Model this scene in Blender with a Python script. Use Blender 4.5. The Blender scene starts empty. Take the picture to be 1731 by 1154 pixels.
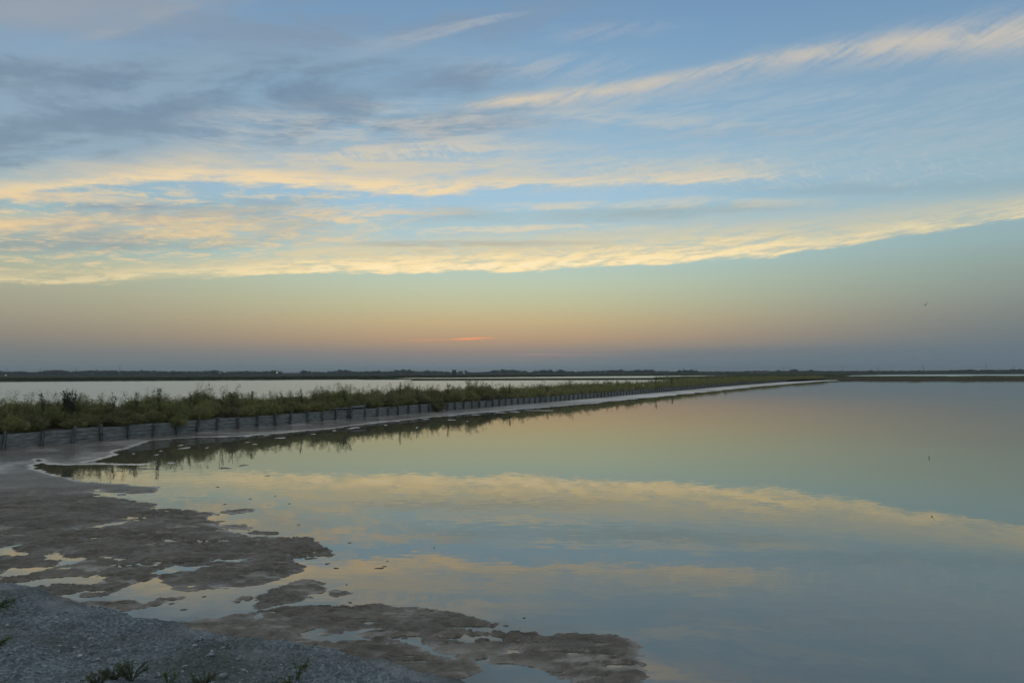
import bpy, math, random
import numpy as np
from mathutils import Vector, Matrix

rng = np.random.default_rng(7)
random.seed(7)
S = bpy.context.scene
COL = S.collection

# ------------------------------------------------------------------ camera
H = 3.0
F = 1154.0
th = math.atan(53 / F)
ro = math.atan(6 / 1731)
FW = np.array([0, math.cos(th), math.sin(th)])
R0 = np.array([1.0, 0, 0]); U0 = np.array([0, -math.sin(th), math.cos(th)])
RT = R0 * math.cos(ro) - U0 * math.sin(ro)
UP = U0 * math.cos(ro) + R0 * math.sin(ro)
def ray(X, Y):
    return (X - 865.5) * RT + (577 - Y) * UP + F * FW
def at(X, Y, z=0.0):            # a point of the survey on the plane z
    v = ray(X, Y); t = (z - H) / v[2]
    return np.array([0, 0, H]) + v * t
def atd(X, Y, D):               # a point at ground distance D
    v = ray(X, Y); return np.array([0, 0, H]) + v * (D / math.hypot(v[0], v[1]))
def aty(X, Y, z=0.0): return at(X, Y, z)[:2]

cam = bpy.data.cameras.new('camera'); cam.lens = 24; cam.sensor_width = 36
cam.clip_end = 9000; cam.clip_start = 0.05
co = bpy.data.objects.new('camera', cam); COL.objects.link(co)
m = Matrix.Identity(4)
for i, a in enumerate((RT, UP, -FW)):
    for k in range(3): m[k][i] = a[k]
m[2][3] = H
co.matrix_world = m
S.camera = co

# ------------------------------------------------------------------ helpers
def s2l(c):
    return tuple((x / 255 / 12.92) if x / 255 <= .04045 else ((x / 255 + .055) / 1.055) ** 2.4 for x in c)

def tag(o, label=None, cat=None, group=None, kind=None):
    if label: o['label'] = label
    if cat: o['category'] = cat
    if group: o['group'] = group
    if kind: o['kind'] = kind
    return o

def obj(name, verts, faces, mat, parent=None, smooth=False, loc=None):
    me = bpy.data.meshes.new(name)
    verts = np.asarray(verts, dtype=np.float32)
    if isinstance(faces, np.ndarray):
        n, k = faces.shape
        me.vertices.add(len(verts)); me.vertices.foreach_set('co', verts.ravel())
        me.loops.add(n * k); me.loops.foreach_set('vertex_index', faces.ravel().astype(np.int32))
        me.polygons.add(n); me.polygons.foreach_set('loop_start', np.arange(0, n * k, k, dtype=np.int32))
        me.update(calc_edges=True)
    else:
        me.from_pydata([tuple(map(float, v)) for v in verts], [], faces)
    if smooth: me.polygons.foreach_set('use_smooth', np.ones(len(me.polygons), dtype=bool))
    me.validate()
    me.materials.append(mat)
    o = bpy.data.objects.new(name, me); COL.objects.link(o)
    if parent: o.parent = parent
    if loc is not None: o.location = loc
    return o

def empty(name, loc, rz=0):
    o = bpy.data.objects.new(name, None); COL.objects.link(o)
    o.empty_display_size = .2
    o.location = loc; o.rotation_euler = (0, 0, rz); return o

class MB:                       # collects shapes for one mesh
    def __init__(s): s.v = []; s.f = []
    def box(s, c, d, M=None, taper=1.0):
        n = len(s.v)
        for z in (-.5, .5):
            for x, y in ((-.5, -.5), (.5, -.5), (.5, .5), (-.5, .5)):
                k = taper if z > 0 else 1
                p = Vector((x * d[0] * k, y * d[1] * k, z * d[2]))
                if M: p = M @ p
                s.v.append((p.x + c[0], p.y + c[1], p.z + c[2]))
        for f in ((3, 2, 1, 0), (4, 5, 6, 7), (0, 1, 5, 4), (1, 2, 6, 5), (2, 3, 7, 6), (3, 0, 4, 7)):
            s.f.append(tuple(n + i for i in f))
    def tube(s, pts, r0, r1, k=5):
        n = len(s.v); P = [Vector(p) for p in pts]
        for i, p in enumerate(P):
            d = (P[min(i + 1, len(P) - 1)] - P[max(i - 1, 0)]).normalized()
            a = d.orthogonal().normalized(); b = d.cross(a)
            r = r0 + (r1 - r0) * i / (len(P) - 1)
            for j in range(k):
                q = p + (a * math.cos(j * 2 * math.pi / k) + b * math.sin(j * 2 * math.pi / k)) * r
                s.v.append(tuple(q))
        for i in range(len(P) - 1):
            for j in range(k):
                s.f.append((n + i * k + j, n + i * k + (j + 1) % k, n + (i + 1) * k + (j + 1) % k, n + (i + 1) * k + j))
        s.f.append(tuple(n + j for j in range(k))[::-1]); s.f.append(tuple(n + (len(P) - 1) * k + j for j in range(k)))
    def build(s, name, mat, parent=None, smooth=False, loc=None):
        return obj(name, s.v, s.f, mat, parent, smooth, loc)

# lattice noise
LAT = rng.random((256, 256)).astype(np.float32)
def vn(x, y):
    xi = np.floor(x).astype(int); yi = np.floor(y).astype(int)
    fx = x - xi; fy = y - yi
    fx = fx * fx * (3 - 2 * fx); fy = fy * fy * (3 - 2 * fy)
    a = LAT[xi & 255, yi & 255]; b = LAT[(xi + 1) & 255, yi & 255]
    c = LAT[xi & 255, (yi + 1) & 255]; d = LAT[(xi + 1) & 255, (yi + 1) & 255]
    return (a * (1 - fx) + b * fx) * (1 - fy) + (c * (1 - fx) + d * fx) * fy
def fbm(x, y, sc, o=4, g=.5):
    t = 0; a = 1; n = 0; f = 1 / sc
    for i in range(o):
        t = t + a * vn(x * f + 17.3 * i, y * f + 9.1 * i); n += a; a *= g; f *= 2.03
        x, y = x * .8 - y * .6, x * .6 + y * .8
    return t / n                # 0..1
def sstep(a, b, x):
    t = np.clip((x - a) / (b - a), 0, 1); return t * t * (3 - 2 * t)

def polysd(P, x, y):            # signed distance, positive inside
    P = np.asarray(P); n = len(P)
    d = np.full(x.shape, 1e9); ins = np.zeros(x.shape, bool)
    for i in range(n):
        ax, ay = P[i - 1]; bx, by = P[i]
        ex, ey = bx - ax, by - ay; L = ex * ex + ey * ey + 1e-12
        t = np.clip(((x - ax) * ex + (y - ay) * ey) / L, 0, 1)
        d = np.minimum(d, (x - ax - t * ex) ** 2 + (y - ay - t * ey) ** 2)
        if ay != by:
            c = ((ay > y) != (by > y)) & (x < ex * (y - ay) / (by - ay) + ax)
            ins ^= c
    d = np.sqrt(d)
    return np.where(ins, d, -d)
def W(pts): return np.array([aty(a, b) for a, b in pts])

# ------------------------------------------------------------------ materials
def mat(name):
    m = bpy.data.materials.new(name); m.use_nodes = True
    nt = m.node_tree; b = nt.nodes['Principled BSDF']; return m, nt, b
def N(nt, t, **k):
    n = nt.nodes.new(t)
    for a, v in k.items():
        if a.startswith('i_'): n.inputs[int(a[2:])].default_value = v
        else: setattr(n, a, v)
    return n
def ramp(nt, stops, fac, interp='LINEAR'):
    n = nt.nodes.new('ShaderNodeValToRGB'); e = n.color_ramp; e.interpolation = interp
    while len(e.elements) > 1: e.elements.remove(e.elements[-1])
    e.elements[0].position = stops[0][0]; e.elements[0].color = (*stops[0][1], 1)
    for p, c in stops[1:]:
        k = e.elements.new(p); k.color = (*c, 1)
    nt.links.new(fac, n.inputs[0]); return n.outputs[0]
def noise(nt, vec, sc, det=5, rough=.55):
    n = N(nt, 'ShaderNodeTexNoise'); n.inputs['Scale'].default_value = sc; n.inputs['Detail'].default_value = det
    n.inputs['Roughness'].default_value = rough; nt.links.new(vec, n.inputs['Vector']); return n
def mix(nt, f, a, b):
    n = N(nt, 'ShaderNodeMix', data_type='RGBA'); L = nt.links
    for s, v in ((0, f), (6, a), (7, b)):
        if hasattr(v, 'links'): L.new(v, n.inputs[s])
        else: n.inputs[s].default_value = v if s == 0 else (*v, 1)
    return n.outputs[2]
def math_(nt, op, a, b=None, clamp=False):
    n = N(nt, 'ShaderNodeMath', operation=op, use_clamp=clamp)
    for i, v in enumerate((a, b)):
        if v is None: continue
        if hasattr(v, 'links'): nt.links.new(v, n.inputs[i])
        else: n.inputs[i].default_value = v
    return n.outputs[0]

def simple(name, stops, sc, rough=.85, bump=0.0, bscale=None, stretch=(1, 1, 1), coord='Object', spec=.3, rand=0.0):
    m, nt, b = mat(name)
    tc = N(nt, 'ShaderNodeTexCoord'); mp = N(nt, 'ShaderNodeMapping'); mp.inputs['Scale'].default_value = stretch
    nt.links.new(tc.outputs[coord], mp.inputs[0])
    n = noise(nt, mp.outputs[0], sc)
    f = n.outputs[0]
    if rand:
        oi = N(nt, 'ShaderNodeObjectInfo')
        f = math_(nt, 'ADD', f, math_(nt, 'MULTIPLY', math_(nt, 'SUBTRACT', oi.outputs['Random'], .5), rand))
    c = ramp(nt, stops, f)
    nt.links.new(c, b.inputs['Base Color']); b.inputs['Roughness'].default_value = rough
    b.inputs['Specular IOR Level'].default_value = spec
    if bump:
        n2 = noise(nt, mp.outputs[0], bscale or sc * 4, 6)
        bp = N(nt, 'ShaderNodeBump'); bp.inputs['Strength'].default_value = 1; bp.inputs['Distance'].default_value = bump
        nt.links.new(n2.outputs[0], bp.inputs['Height']); nt.links.new(bp.outputs[0], b.inputs['Normal'])
    return m

wood = simple('weathered wood', [(.3, (.10, .118, .118)), (.5, (.19, .215, .212)), (.7, (.31, .335, .325))], 3, .9, .01, 20, (1, 1, 9), 'Object', .1)
woodp = simple('post wood', [(.3, (.045, .052, .052)), (.5, (.085, .095, .095)), (.68, (.24, .26, .26))], 4, .9, .008, 25, (6, 6, 1), 'Object', .1)
dark = simple('dark wood', [(.3, (.03, .03, .03)), (.7, (.06, .06, .055))], 4)
pale = simple('pale paint', [(.3, (.4, .43, .45)), (.7, (.6, .62, .62))], 6, .6)
shrubm = simple('shrub leaves', [(.26, (.15, .135, .088)), (.42, (.18, .188, .083)), (.56, (.23, .245, .092)), (.72, (.30, .28, .14))], .9, .8, rand=.30, spec=.1)
stemm = simple('shrub stems', [(.3, (.05, .045, .035)), (.7, (.10, .09, .065))], 5, .85)
darkleaf = simple('dark sapling leaves', [(.3, (.025, .035, .018)), (.7, (.055, .07, .035))], 3, .8)
sprigm = simple('fleshy leaves', [(.3, (.05, .08, .02)), (.55, (.11, .15, .03)), (.75, (.18, .17, .05))], 14, .6)
sprigd = simple('dark fleshy leaves', [(.3, (.08, .10, .065)), (.6, (.13, .16, .09)), (.8, (.20, .15, .10))], 14, .6)
treem = simple('far foliage', [(.3, (.025, .034, .03)), (.5, (.036, .048, .038)), (.7, (.052, .066, .05))], .08, 1, spec=0)
marshm = simple('marsh cover', [(.3, (.025, .034, .018)), (.5, (.045, .056, .028)), (.7, (.075, .082, .04))], .05, 1, .5, .4, (1, 1, 1), spec=0)
bankm = simple('embankment soil', [(.3, (.035, .035, .02)), (.7, (.08, .07, .05))], 1.3, .9, .05, 8)
roofm = simple('pale roof', [(.3, (.25, .30, .36)), (.7, (.4, .45, .5))], .5, .6)
wallm = simple('far wall', [(.3, (.10, .10, .10)), (.7, (.2, .19, .18))], .5, .8)
brickm = simple('dark brick', [(.3, (.05, .04, .035)), (.7, (.09, .07, .06))], .7, .9)
metal = simple('mast metal', [(.3, (.08, .09, .1)), (.7, (.14, .15, .16))], 1, .5)
birdm = simple('feathers', [(.3, (.012, .012, .012)), (.7, (.035, .035, .035))], 8, .8)
foamm = simple('salt foam', [(.35, (.38, .37, .36)), (.65, (.62, .60, .57))], 6, .8, .01, 30)
clodm = simple('mud clod', [(.3, (.05, .045, .04)), (.7, (.10, .09, .085))], 9, .6, .01, 40)

def lampm(name, c, s):
    m, nt, b = mat(name); b.inputs['Emission Color'].default_value = (*c, 1); b.inputs['Emission Strength'].default_value = s
    n = noise(nt, N(nt, 'ShaderNodeTexCoord').outputs['Object'], 3)
    nt.links.new(ramp(nt, [(0, c), (1, c)], n.outputs[0]), b.inputs['Base Color']); return m

# mud
def mudmat(name):
    m, nt, b = mat(name); L = nt.links
    g = N(nt, 'ShaderNodeNewGeometry'); P = g.outputs['Position']
    at_s = N(nt, 'ShaderNodeAttribute', attribute_name='salt').outputs['Fac']
    at_w = N(nt, 'ShaderNodeAttribute', attribute_name='wet').outputs['Fac']
    n1 = noise(nt, P, .9, 8, .62); n2 = noise(nt, P, 5.5, 8, .7); n3 = noise(nt, P, 34, 5, .6)
    base = ramp(nt, [(.30, (.108, .099, .080)), (.48, (.158, .147, .120)), (.66, (.23, .216, .18))], n1.outputs[0])
    base = mix(nt, math_(nt, 'MULTIPLY', ramp(nt, [(.45, (0,) * 3), (.62, (1,) * 3)], n2.outputs[0]), .45), base, (.065, .063, .050))
    # thin grey salt scum in curls
    mp = N(nt, 'ShaderNodeMapping'); mp.inputs['Scale'].default_value = (.8, 1.5, 1); L.new(P, mp.inputs[0])
    n4 = noise(nt, mp.outputs[0], 1.6, 9, .72); n4.inputs['Distortion'].default_value = 1.2
    curl = ramp(nt, [(.50, (0,) * 3), (.535, (1,) * 3), (.555, (.25,) * 3), (.60, (0,) * 3)], n4.outputs[0])
    base = mix(nt, math_(nt, 'MULTIPLY', curl, .45), base, (.27, .27, .255))
    sn = noise(nt, mp.outputs[0], 3.2, 8, .7)
    sf = math_(nt, 'MULTIPLY', math_(nt, 'ADD', sn.outputs[0], .5, True), at_s, True)
    base = mix(nt, sf, base, (.66, .64, .58))
    L.new(base, b.inputs['Base Color'])
    rg = math_(nt, 'SUBTRACT', .72, math_(nt, 'MULTIPLY', at_w, .52))
    L.new(rg, b.inputs['Roughness']); b.inputs['IOR'].default_value = 1.4
    L.new(math_(nt, 'ADD', math_(nt, 'MULTIPLY', at_w, .35), .12), b.inputs['Specular IOR Level'])
    hsum = math_(nt, 'ADD', math_(nt, 'MULTIPLY', n2.outputs[0], .7), math_(nt, 'MULTIPLY', n3.outputs[0], .3))
    bp = N(nt, 'ShaderNodeBump'); bp.inputs['Distance'].default_value = .08
    L.new(math_(nt, 'SUBTRACT', .8, math_(nt, 'MULTIPLY', at_w, .75)), bp.inputs['Strength'])
    L.new(hsum, bp.inputs['Height']); L.new(bp.outputs[0], b.inputs['Normal'])
    return m
mudm = mudmat('wet mud')

def gravmat():
    m, nt, b = mat('gravel ground'); L = nt.links
    P = N(nt, 'ShaderNodeNewGeometry').outputs['Position']
    n1 = noise(nt, P, 1.5, 7, .6); n2 = noise(nt, P, 40, 6, .7)
    v = N(nt, 'ShaderNodeTexVoronoi'); v.inputs['Scale'].default_value = 38; L.new(P, v.inputs['Vector'])
    c = ramp(nt, [(.3, (.095, .13, .145)), (.5, (.165, .22, .24)), (.72, (.30, .38, .41))], n1.outputs[0])
    c2 = ramp(nt, [(.0, (.05, .052, .048)), (.4, (.14, .18, .19)), (1, (.48, .55, .58))], v.outputs['Color'])
    c = mix(nt, .55, c, c2)
    c = mix(nt, math_(nt, 'MULTIPLY', ramp(nt, [(.5, (0,) * 3), (.7, (1,) * 3)], n2.outputs[0]), .5), c, (.09, .09, .085))
    n3 = noise(nt, P, .55, 6, .65)
    c = mix(nt, math_(nt, 'MULTIPLY', ramp(nt, [(.44, (0,) * 3), (.60, (1,) * 3)], n3.outputs[0]), .7), c, (.095, .11, .09))
    ed = N(nt, 'ShaderNodeAttribute', attribute_name='crust').outputs['Fac']
    c = mix(nt, math_(nt, 'MULTIPLY', ed, math_(nt, 'ADD', n1.outputs[0], .1, True)), c, (.36, .40, .42))
    L.new(c, b.inputs['Base Color']); b.inputs['Roughness'].default_value = .95; b.inputs['Specular IOR Level'].default_value = .05
    bp = N(nt, 'ShaderNodeBump'); bp.inputs['Distance'].default_value = .02
    L.new(math_(nt, 'ADD', v.outputs['Distance'], n2.outputs[0]), bp.inputs['Height']); L.new(bp.outputs[0], b.inputs['Normal'])
    return m
gravm = gravmat()
stonem = simple('stones', [(.3, (.055, .062, .065)), (.5, (.18, .21, .225)), (.72, (.46, .51, .54))], 23, .85, coord='Object')
twigm = simple('dry twigs', [(.3, (.09, .085, .07)), (.7, (.25, .23, .19))], 11, .85)

def watermat(name, ripple, rscale, rough, body, ior=1.9, stretch=(1, 1, 1), tint=(.98, .98, .94)):
    m, nt, b = mat(name); L = nt.links; nt.nodes.remove(b)
    out = nt.nodes['Material Output']
    P = N(nt, 'ShaderNodeNewGeometry').outputs['Position']
    mp = N(nt, 'ShaderNodeMapping'); mp.inputs['Scale'].default_value = stretch; L.new(P, mp.inputs[0])
    n1 = noise(nt, mp.outputs[0], rscale, 3, .5)
    big = noise(nt, P, .12, 3, .5)
    amp = math_(nt, 'MULTIPLY', ramp(nt, [(.35, (.25,) * 3), (.6, (1,) * 3)], big.outputs[0]), ripple)
    vs = N(nt, 'ShaderNodeVectorMath', operation='SUBTRACT'); L.new(n1.outputs['Color'], vs.inputs[0]); vs.inputs[1].default_value = (.5, .5, .5)
    sc = N(nt, 'ShaderNodeVectorMath', operation='SCALE'); L.new(vs.outputs[0], sc.inputs[0]); L.new(amp, sc.inputs['Scale'])
    ml = N(nt, 'ShaderNodeVectorMath', operation='MULTIPLY'); L.new(sc.outputs[0], ml.inputs[0]); ml.inputs[1].default_value = (1, 1, 0)
    ad = N(nt, 'ShaderNodeVectorMath', operation='ADD'); L.new(ml.outputs[0], ad.inputs[0]); ad.inputs[1].default_value = (0, 0, 1)
    nm = N(nt, 'ShaderNodeVectorMath', operation='NORMALIZE'); L.new(ad.outputs[0], nm.inputs[0])
    gl = N(nt, 'ShaderNodeBsdfGlossy'); gl.inputs['Roughness'].default_value = rough; gl.inputs['Color'].default_value = (*tint, 1)
    df = N(nt, 'ShaderNodeBsdfDiffuse')
    L.new(ramp(nt, [(.3, tuple(x * .85 for x in body)), (.7, tuple(x * 1.15 for x in body))], big.outputs[0]), df.inputs[0])
    fr = N(nt, 'ShaderNodeFresnel'); fr.inputs['IOR'].default_value = ior
    L.new(nm.outputs[0], gl.inputs['Normal']); L.new(nm.outputs[0], fr.inputs['Normal'])
    mx = N(nt, 'ShaderNodeMixShader'); L.new(fr.outputs[0], mx.inputs[0]); L.new(df.outputs[0], mx.inputs[1]); L.new(gl.outputs[0], mx.inputs[2])
    L.new(mx.outputs[0], out.inputs[0]); return m
waterm = watermat('still pan water', .022, 8, .012, (.092, .09, .066), 2.5, (.35, 1, 1))
pondm = watermat('breezy pond water', .09, 2.5, .15, (.13, .17, .20), 1.65, tint=(.86, .94, 1))

# ------------------------------------------------------------------ the wall's line
base_px = [(0, 760), (258, 737.5), (519, 714), (755, 694), (1000, 673.5), (1192, 656), (1262, 650), (1331, 645), (1400, 642.2)]
WP = [aty(*p) for p in base_px]
d0 = (WP[1] - WP[0]) / np.linalg.norm(WP[1] - WP[0])
WP = [WP[0] - d0 * 14] + WP
WP = np.array(WP)
for _ in range(2):               # smooth lightly
    q = [WP[0]]
    for i in range(len(WP) - 1):
        q += [WP[i] * .78 + WP[i + 1] * .22, WP[i] * .22 + WP[i + 1] * .78]
    q.append(WP[-1]); WP = np.array(q)
far_px = [(1480, 641.6), (1600, 641.3), (1731, 641.0), (2000, 640.6), (2500, 640)]
FP = np.array([WP[-1]] + [aty(*p) for p in far_px])
def arc(P):
    return np.concatenate([[0], np.cumsum(np.linalg.norm(np.diff(P, axis=0), axis=1))])
class Path:
    def __init__(s, P): s.P = P; s.a = arc(P); s.L = s.a[-1]
    def p(s, t):
        return np.array([np.interp(t, s.a, s.P[:, 0]), np.interp(t, s.a, s.P[:, 1])])
    def d(s, t):
        q = s.p(t + .5) - s.p(t - .5); return q / np.linalg.norm(q)
    def n(s, t):                  # to the landward side (left)
        q = s.d(t); return np.array([-q[1], q[0]])
wall = Path(WP)
def s_at_px(X):                  # arc length where column X meets the wall's foot
    best = None
    ss = np.arange(0, wall.L - .1, .05)
    px = np.interp(ss, wall.a, wall.P[:, 0]); py = np.interp(ss, wall.a, wall.P[:, 1])
    cx = px * RT[0] + py * RT[1] + -H * RT[2]; cz = px * FW[0] + py * FW[1] - H * FW[2]
    col = 865.5 + F * cx / cz
    return ss[np.argmin(abs(col - X))]

# ------------------------------------------------------------------ mud (traced in plan)
MAIN = [(-500, 790), (0, 752), (258, 730), (519, 708), (755, 688), (1000, 668), (1192, 651), (1262, 646), (1331, 641.5), (1400, 640),
        (1420, 643.2), (1400, 643.6), (1340, 648), (1280, 653), (1200, 661.5), (1100, 671.5), (1000, 681), (900, 690), (800, 698), (700, 708), (640, 714.5),
        (600, 719), (560, 724), (480, 731.5), (400, 737.5), (330, 739), (258, 744), (215, 757), (192, 763), (207, 767.5), (170, 775),
        (145, 781), (240, 783), (265, 783.5), (240, 786), (115, 786), (80, 784), (64, 776), (55, 791), (75, 797), (110, 803), (140, 811),
        (165, 817), (215, 817), (275, 825), (240, 835), (200, 837), (160, 828), (158, 831), (190, 841), (260, 853), (300, 858), (345, 866),
        (362, 872), (354, 880), (376, 889), (400, 903), (418, 912), (452, 906), (500, 909), (548, 917), (577, 930), (556, 943), (507, 950),
        (505, 962), (485, 975), (440, 985), (400, 990), (330, 998), (285, 998), (280, 987), (264, 975), (225, 982), (190, 982), (194, 971),
        (94, 972), (20, 983), (0, 990), (-120, 1010), (-900, 1000), (-1500, 860)]
ISL = [
    [(0, 991), (35, 992), (100, 988), (152, 990), (170, 986), (212, 986), (208, 997), (180, 1006), (140, 1009), (132, 1002), (97, 1006), (150, 1026), (100, 1020), (0, 1010)],
    [(149, 1019), (194, 1017), (222, 1011), (240, 1019), (225, 1024), (208, 1028), (173, 1026)],
    [(243, 1023), (263, 1007), (312, 1007), (295, 1016), (264, 1023), (222, 1028), (205, 1031)],
    [(433, 1019), (440, 1000), (513, 981), (551, 984), (548, 995), (520, 1002), (544, 1010), (485, 1019), (440, 1026)],
    [(548, 1005), (568, 998), (596, 1002), (568, 1009)],
    [(392, 1019), (409, 1009), (426, 1009), (412, 1017)],
    [(367, 887), (408, 889), (468, 901), (430, 900)],
    [(386, 864), (421, 861), (417, 866), (395, 867)],
    [(311, 1050), (430, 1033), (485, 1024), (540, 1021), (552, 1022), (645, 1023), (697, 1026), (743, 1033), (757, 1038), (812, 1049), (878, 1061), (909, 1070), (933, 1074),
     (947, 1074), (999, 1076), (1030, 1078), (1075, 1090), (1081, 1106), (1070, 1110), (1096, 1122), (1088, 1137), (1094, 1200), (900, 1300), (500, 1250), (200, 1150), (200, 1060), (295, 1050)],
]
POOLS = [
    [(0, 929), (12, 930), (52, 935), (45, 940), (5, 938)],
    [(66, 938), (112, 931), (115, 940), (95, 948), (72, 948)],
    [(-60, 975), (0, 967), (20, 957), (87, 955), (121, 941), (150, 941), (145, 950), (90, 958), (52, 974), (0, 977)],
    [(155, 939), (208, 943), (205, 949), (165, 944)], [(206, 957), (268, 953), (262, 957), (215, 960)],
    [(263, 969), (283, 958), (290, 955), (350, 957), (330, 962), (280, 968)],
    [(140, 893), (180, 883), (212, 882), (205, 890), (160, 894)],
    [(350, 941), (420, 947), (370, 949)], [(0, 895), (31, 895), (15, 897)],
    [(588, 1068), (645, 1056), (646, 1066), (600, 1069)],
    # the rill across the near mud
    [(500, 1077), (540, 1060), (545, 1064), (535, 1074), (610, 1074), (645, 1086), (695, 1081), (722, 1092), (745, 1104), (800, 1112), (870, 1097), (874, 1106), (850, 1112),
     (815, 1122), (880, 1118), (940, 1140), (985, 1154), (1000, 1200), (780, 1210), (800, 1150), (820, 1130), (800, 1122), (740, 1110), (715, 1094), (695, 1087), (650, 1089), (620, 1082), (540, 1079)],
]
BANK = [(-900, 960), (-60, 985), (0, 985), (35, 991), (87, 1005), (145, 1022), (215, 1038), (295, 1054), (350, 1065), (447, 1081), (500, 1094), (570, 1102), (640, 1118), (725, 1140), (770, 1154)]
bw = [tuple(aty(*p)) for p in BANK] + [(2.5, 5.3), (4.5, 4.2), (6, 2), (6, -6), (-30, -6), (-30, 12)]
MAINw = W(MAIN); ISLw = [W(p) for p in ISL]; POOLw = [W(p) for p in POOLS]
def mud_height(x, y):
    sd = polysd(MAINw, x, y)
    near = y < 30
    if near.any():
        xs, ys = x[near], y[near]; s = sd[near]
        for p in ISLw: s = np.maximum(s, polysd(p, xs, ys))
        for k, p in enumerate(POOLw): s = np.minimum(s, -polysd(p, xs, ys) + .0)
        sd[near] = s
    n1 = fbm(x * .6, y * 1.25, .75, 6, .68) - .5; n2 = fbm(x * .7 + 31, y * 1.4, .14, 4, .65) - .5
    k = np.clip((y - 3) / 12, .55, 1.1); rag = (fbm(x * .5 + 7, y * 1.6, .30, 5, .7) - .5) * .42 * np.exp(-(sd / .35) ** 2)
    big = (fbm(x * .25 + 60, y * .25, .9, 5, .62) - .5) * 2.6 * sstep(38, 75, y)
    s2 = sd + big + (n1 * .62 + n2 * .20 + 1.5 * rag * sstep(22, 16, y)) * k
    h = np.where(s2 > 0, .024 * sstep(0, .05, s2) + .018 * sstep(.05, .9, s2), -.06 * sstep(0, .3, -s2))
    rg = 1 - abs(2 * fbm(x, y + 50, .35, 5, .6) - 1)
    tex = (fbm(x, y, .45, 6, .66) - .5) * .060 + (rg - .8) * .045 + (fbm(x * .6 + 3, y * 1.3, .07, 3, .6) - .5) * .016
    h = h + np.where(s2 > 0, tex * sstep(0, .12, s2), 0)
    # hollows that hold a film of water
    lo = fbm(x * .42 + 80, y * 1.9, 1.0, 7, .68)
    zone = sstep(21, 17.5, y) * sstep(-20, -13, x)
    h = h - np.where(s2 > 0, .085 * sstep(.615, .70, lo) * zone, 0)
    lo2 = fbm(x * .5 + 11, y * 2.6, .42, 6, .68)
    h = h - np.where(s2 > 0, .06 * sstep(.61, .67, lo2) * sstep(20, 16, y) * sstep(6.2, 7.5, y), 0)
    # smooth skin further off
    f = sstep(15.5, 18.5, y)
    hs = np.where(s2 > 0, .012 * sstep(0, .2, s2) + .004 * (n1 + .5), -.04 * sstep(0, .3, -s2))
    h = h * (1 - f) + hs * f
    return h, s2

def mudgrid(name, X, Y, label):
    h, s2 = mud_height(X.ravel(), Y.ravel())
    x = X.ravel(); y = Y.ravel()
    ny, nx = X.shape
    idx = np.arange(ny * nx).reshape(ny, nx)
    fc = np.stack([idx[:-1, :-1], idx[:-1, 1:], idx[1:, 1:], idx[1:, :-1]], -1).reshape(-1, 4)
    keep = (h[fc] > -.035).any(1); fc = fc[keep]
    used = np.unique(fc); mp = np.full(ny * nx, -1); mp[used] = np.arange(len(used)); fc = mp[fc]
    v = np.stack([x, y, h], 1)[used]
    me_o = obj(name, v, fc, mudm, smooth=True)
    me = me_o.data
    X_, Y_, s_, h_ = x[used], y[used], s2[used], h[used]
    edge = np.exp(-((s_ - .02) / .07) ** 2) * sstep(.45, .6, fbm(X_, Y_, 1.4, 4)) 
    far = sstep(50, 85, Y_) * sstep(-.2, .3, s_ )
    fal = sstep(17.5, 21, Y_) * sstep(55, 45, Y_)
    streak = sstep(.5, .66, fbm(X_ * .7, Y_ * .7 + 40, 1.7, 5, .6)) * fal * .45
    edgew = np.exp(-((s_ - .05) / (.10)) ** 2) * sstep(17, 22, Y_) * .9
    salt = np.clip(edge * .34 * sstep(6, 9, Y_) + .30 * sstep(.60, .72, fbm(X_ * .7 + 5, Y_ * 2.2, .5, 6, .68)) * sstep(18, 13, Y_) + far * (.45 + .6 * sstep(.35, .65, fbm(X_ * .35, Y_ * .35, 2.6, 5, .65))) + streak + edgew, 0, 1)
    wet = np.clip(sstep(.03, .0, h_) * .8 + sstep(19, 26, Y_) * .55 * sstep(60, 45, Y_), 0, 1)
    for nme, val in (('salt', salt), ('wet', wet)):
        at_ = me.attributes.new(nme, 'FLOAT', 'POINT'); at_.data.foreach_set('value', val.astype(np.float32))
    return tag(me_o, label, 'mud', kind='structure')

ys = np.concatenate([np.arange(3.5, 14, .028), np.arange(14, 31, .05)])
xs = np.arange(-23, 5.5, .027)
Xg, Yg = np.meshgrid(xs, ys)
mudgrid('mud_flat', Xg, Yg, 'wet brown mud flat with pools beside the water')
# strip along the wall, beyond
ss = [s_at_px(120)]
while ss[-1] < wall.L - .3: ss.append(ss[-1] + .05 * max(1, (ss[-1] / 30) ** 1.6))
ss = np.array([s for s in ss if wall.p(s)[1] > 30.5 and s < wall.L - .2])
tt = np.arange(-.4, 9.5, .11)
Pp = np.array([wall.p(s) for s in ss]); Nn = np.array([wall.n(s) for s in ss])
Xg = Pp[:, 0:1] - Nn[:, 0:1] * tt[None]; Yg = Pp[:, 1:2] - Nn[:, 1:2] * tt[None]
mudgrid('mud_strip', Xg, Yg, 'narrow pale strip of salty mud along the foot of the plank wall')

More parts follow.
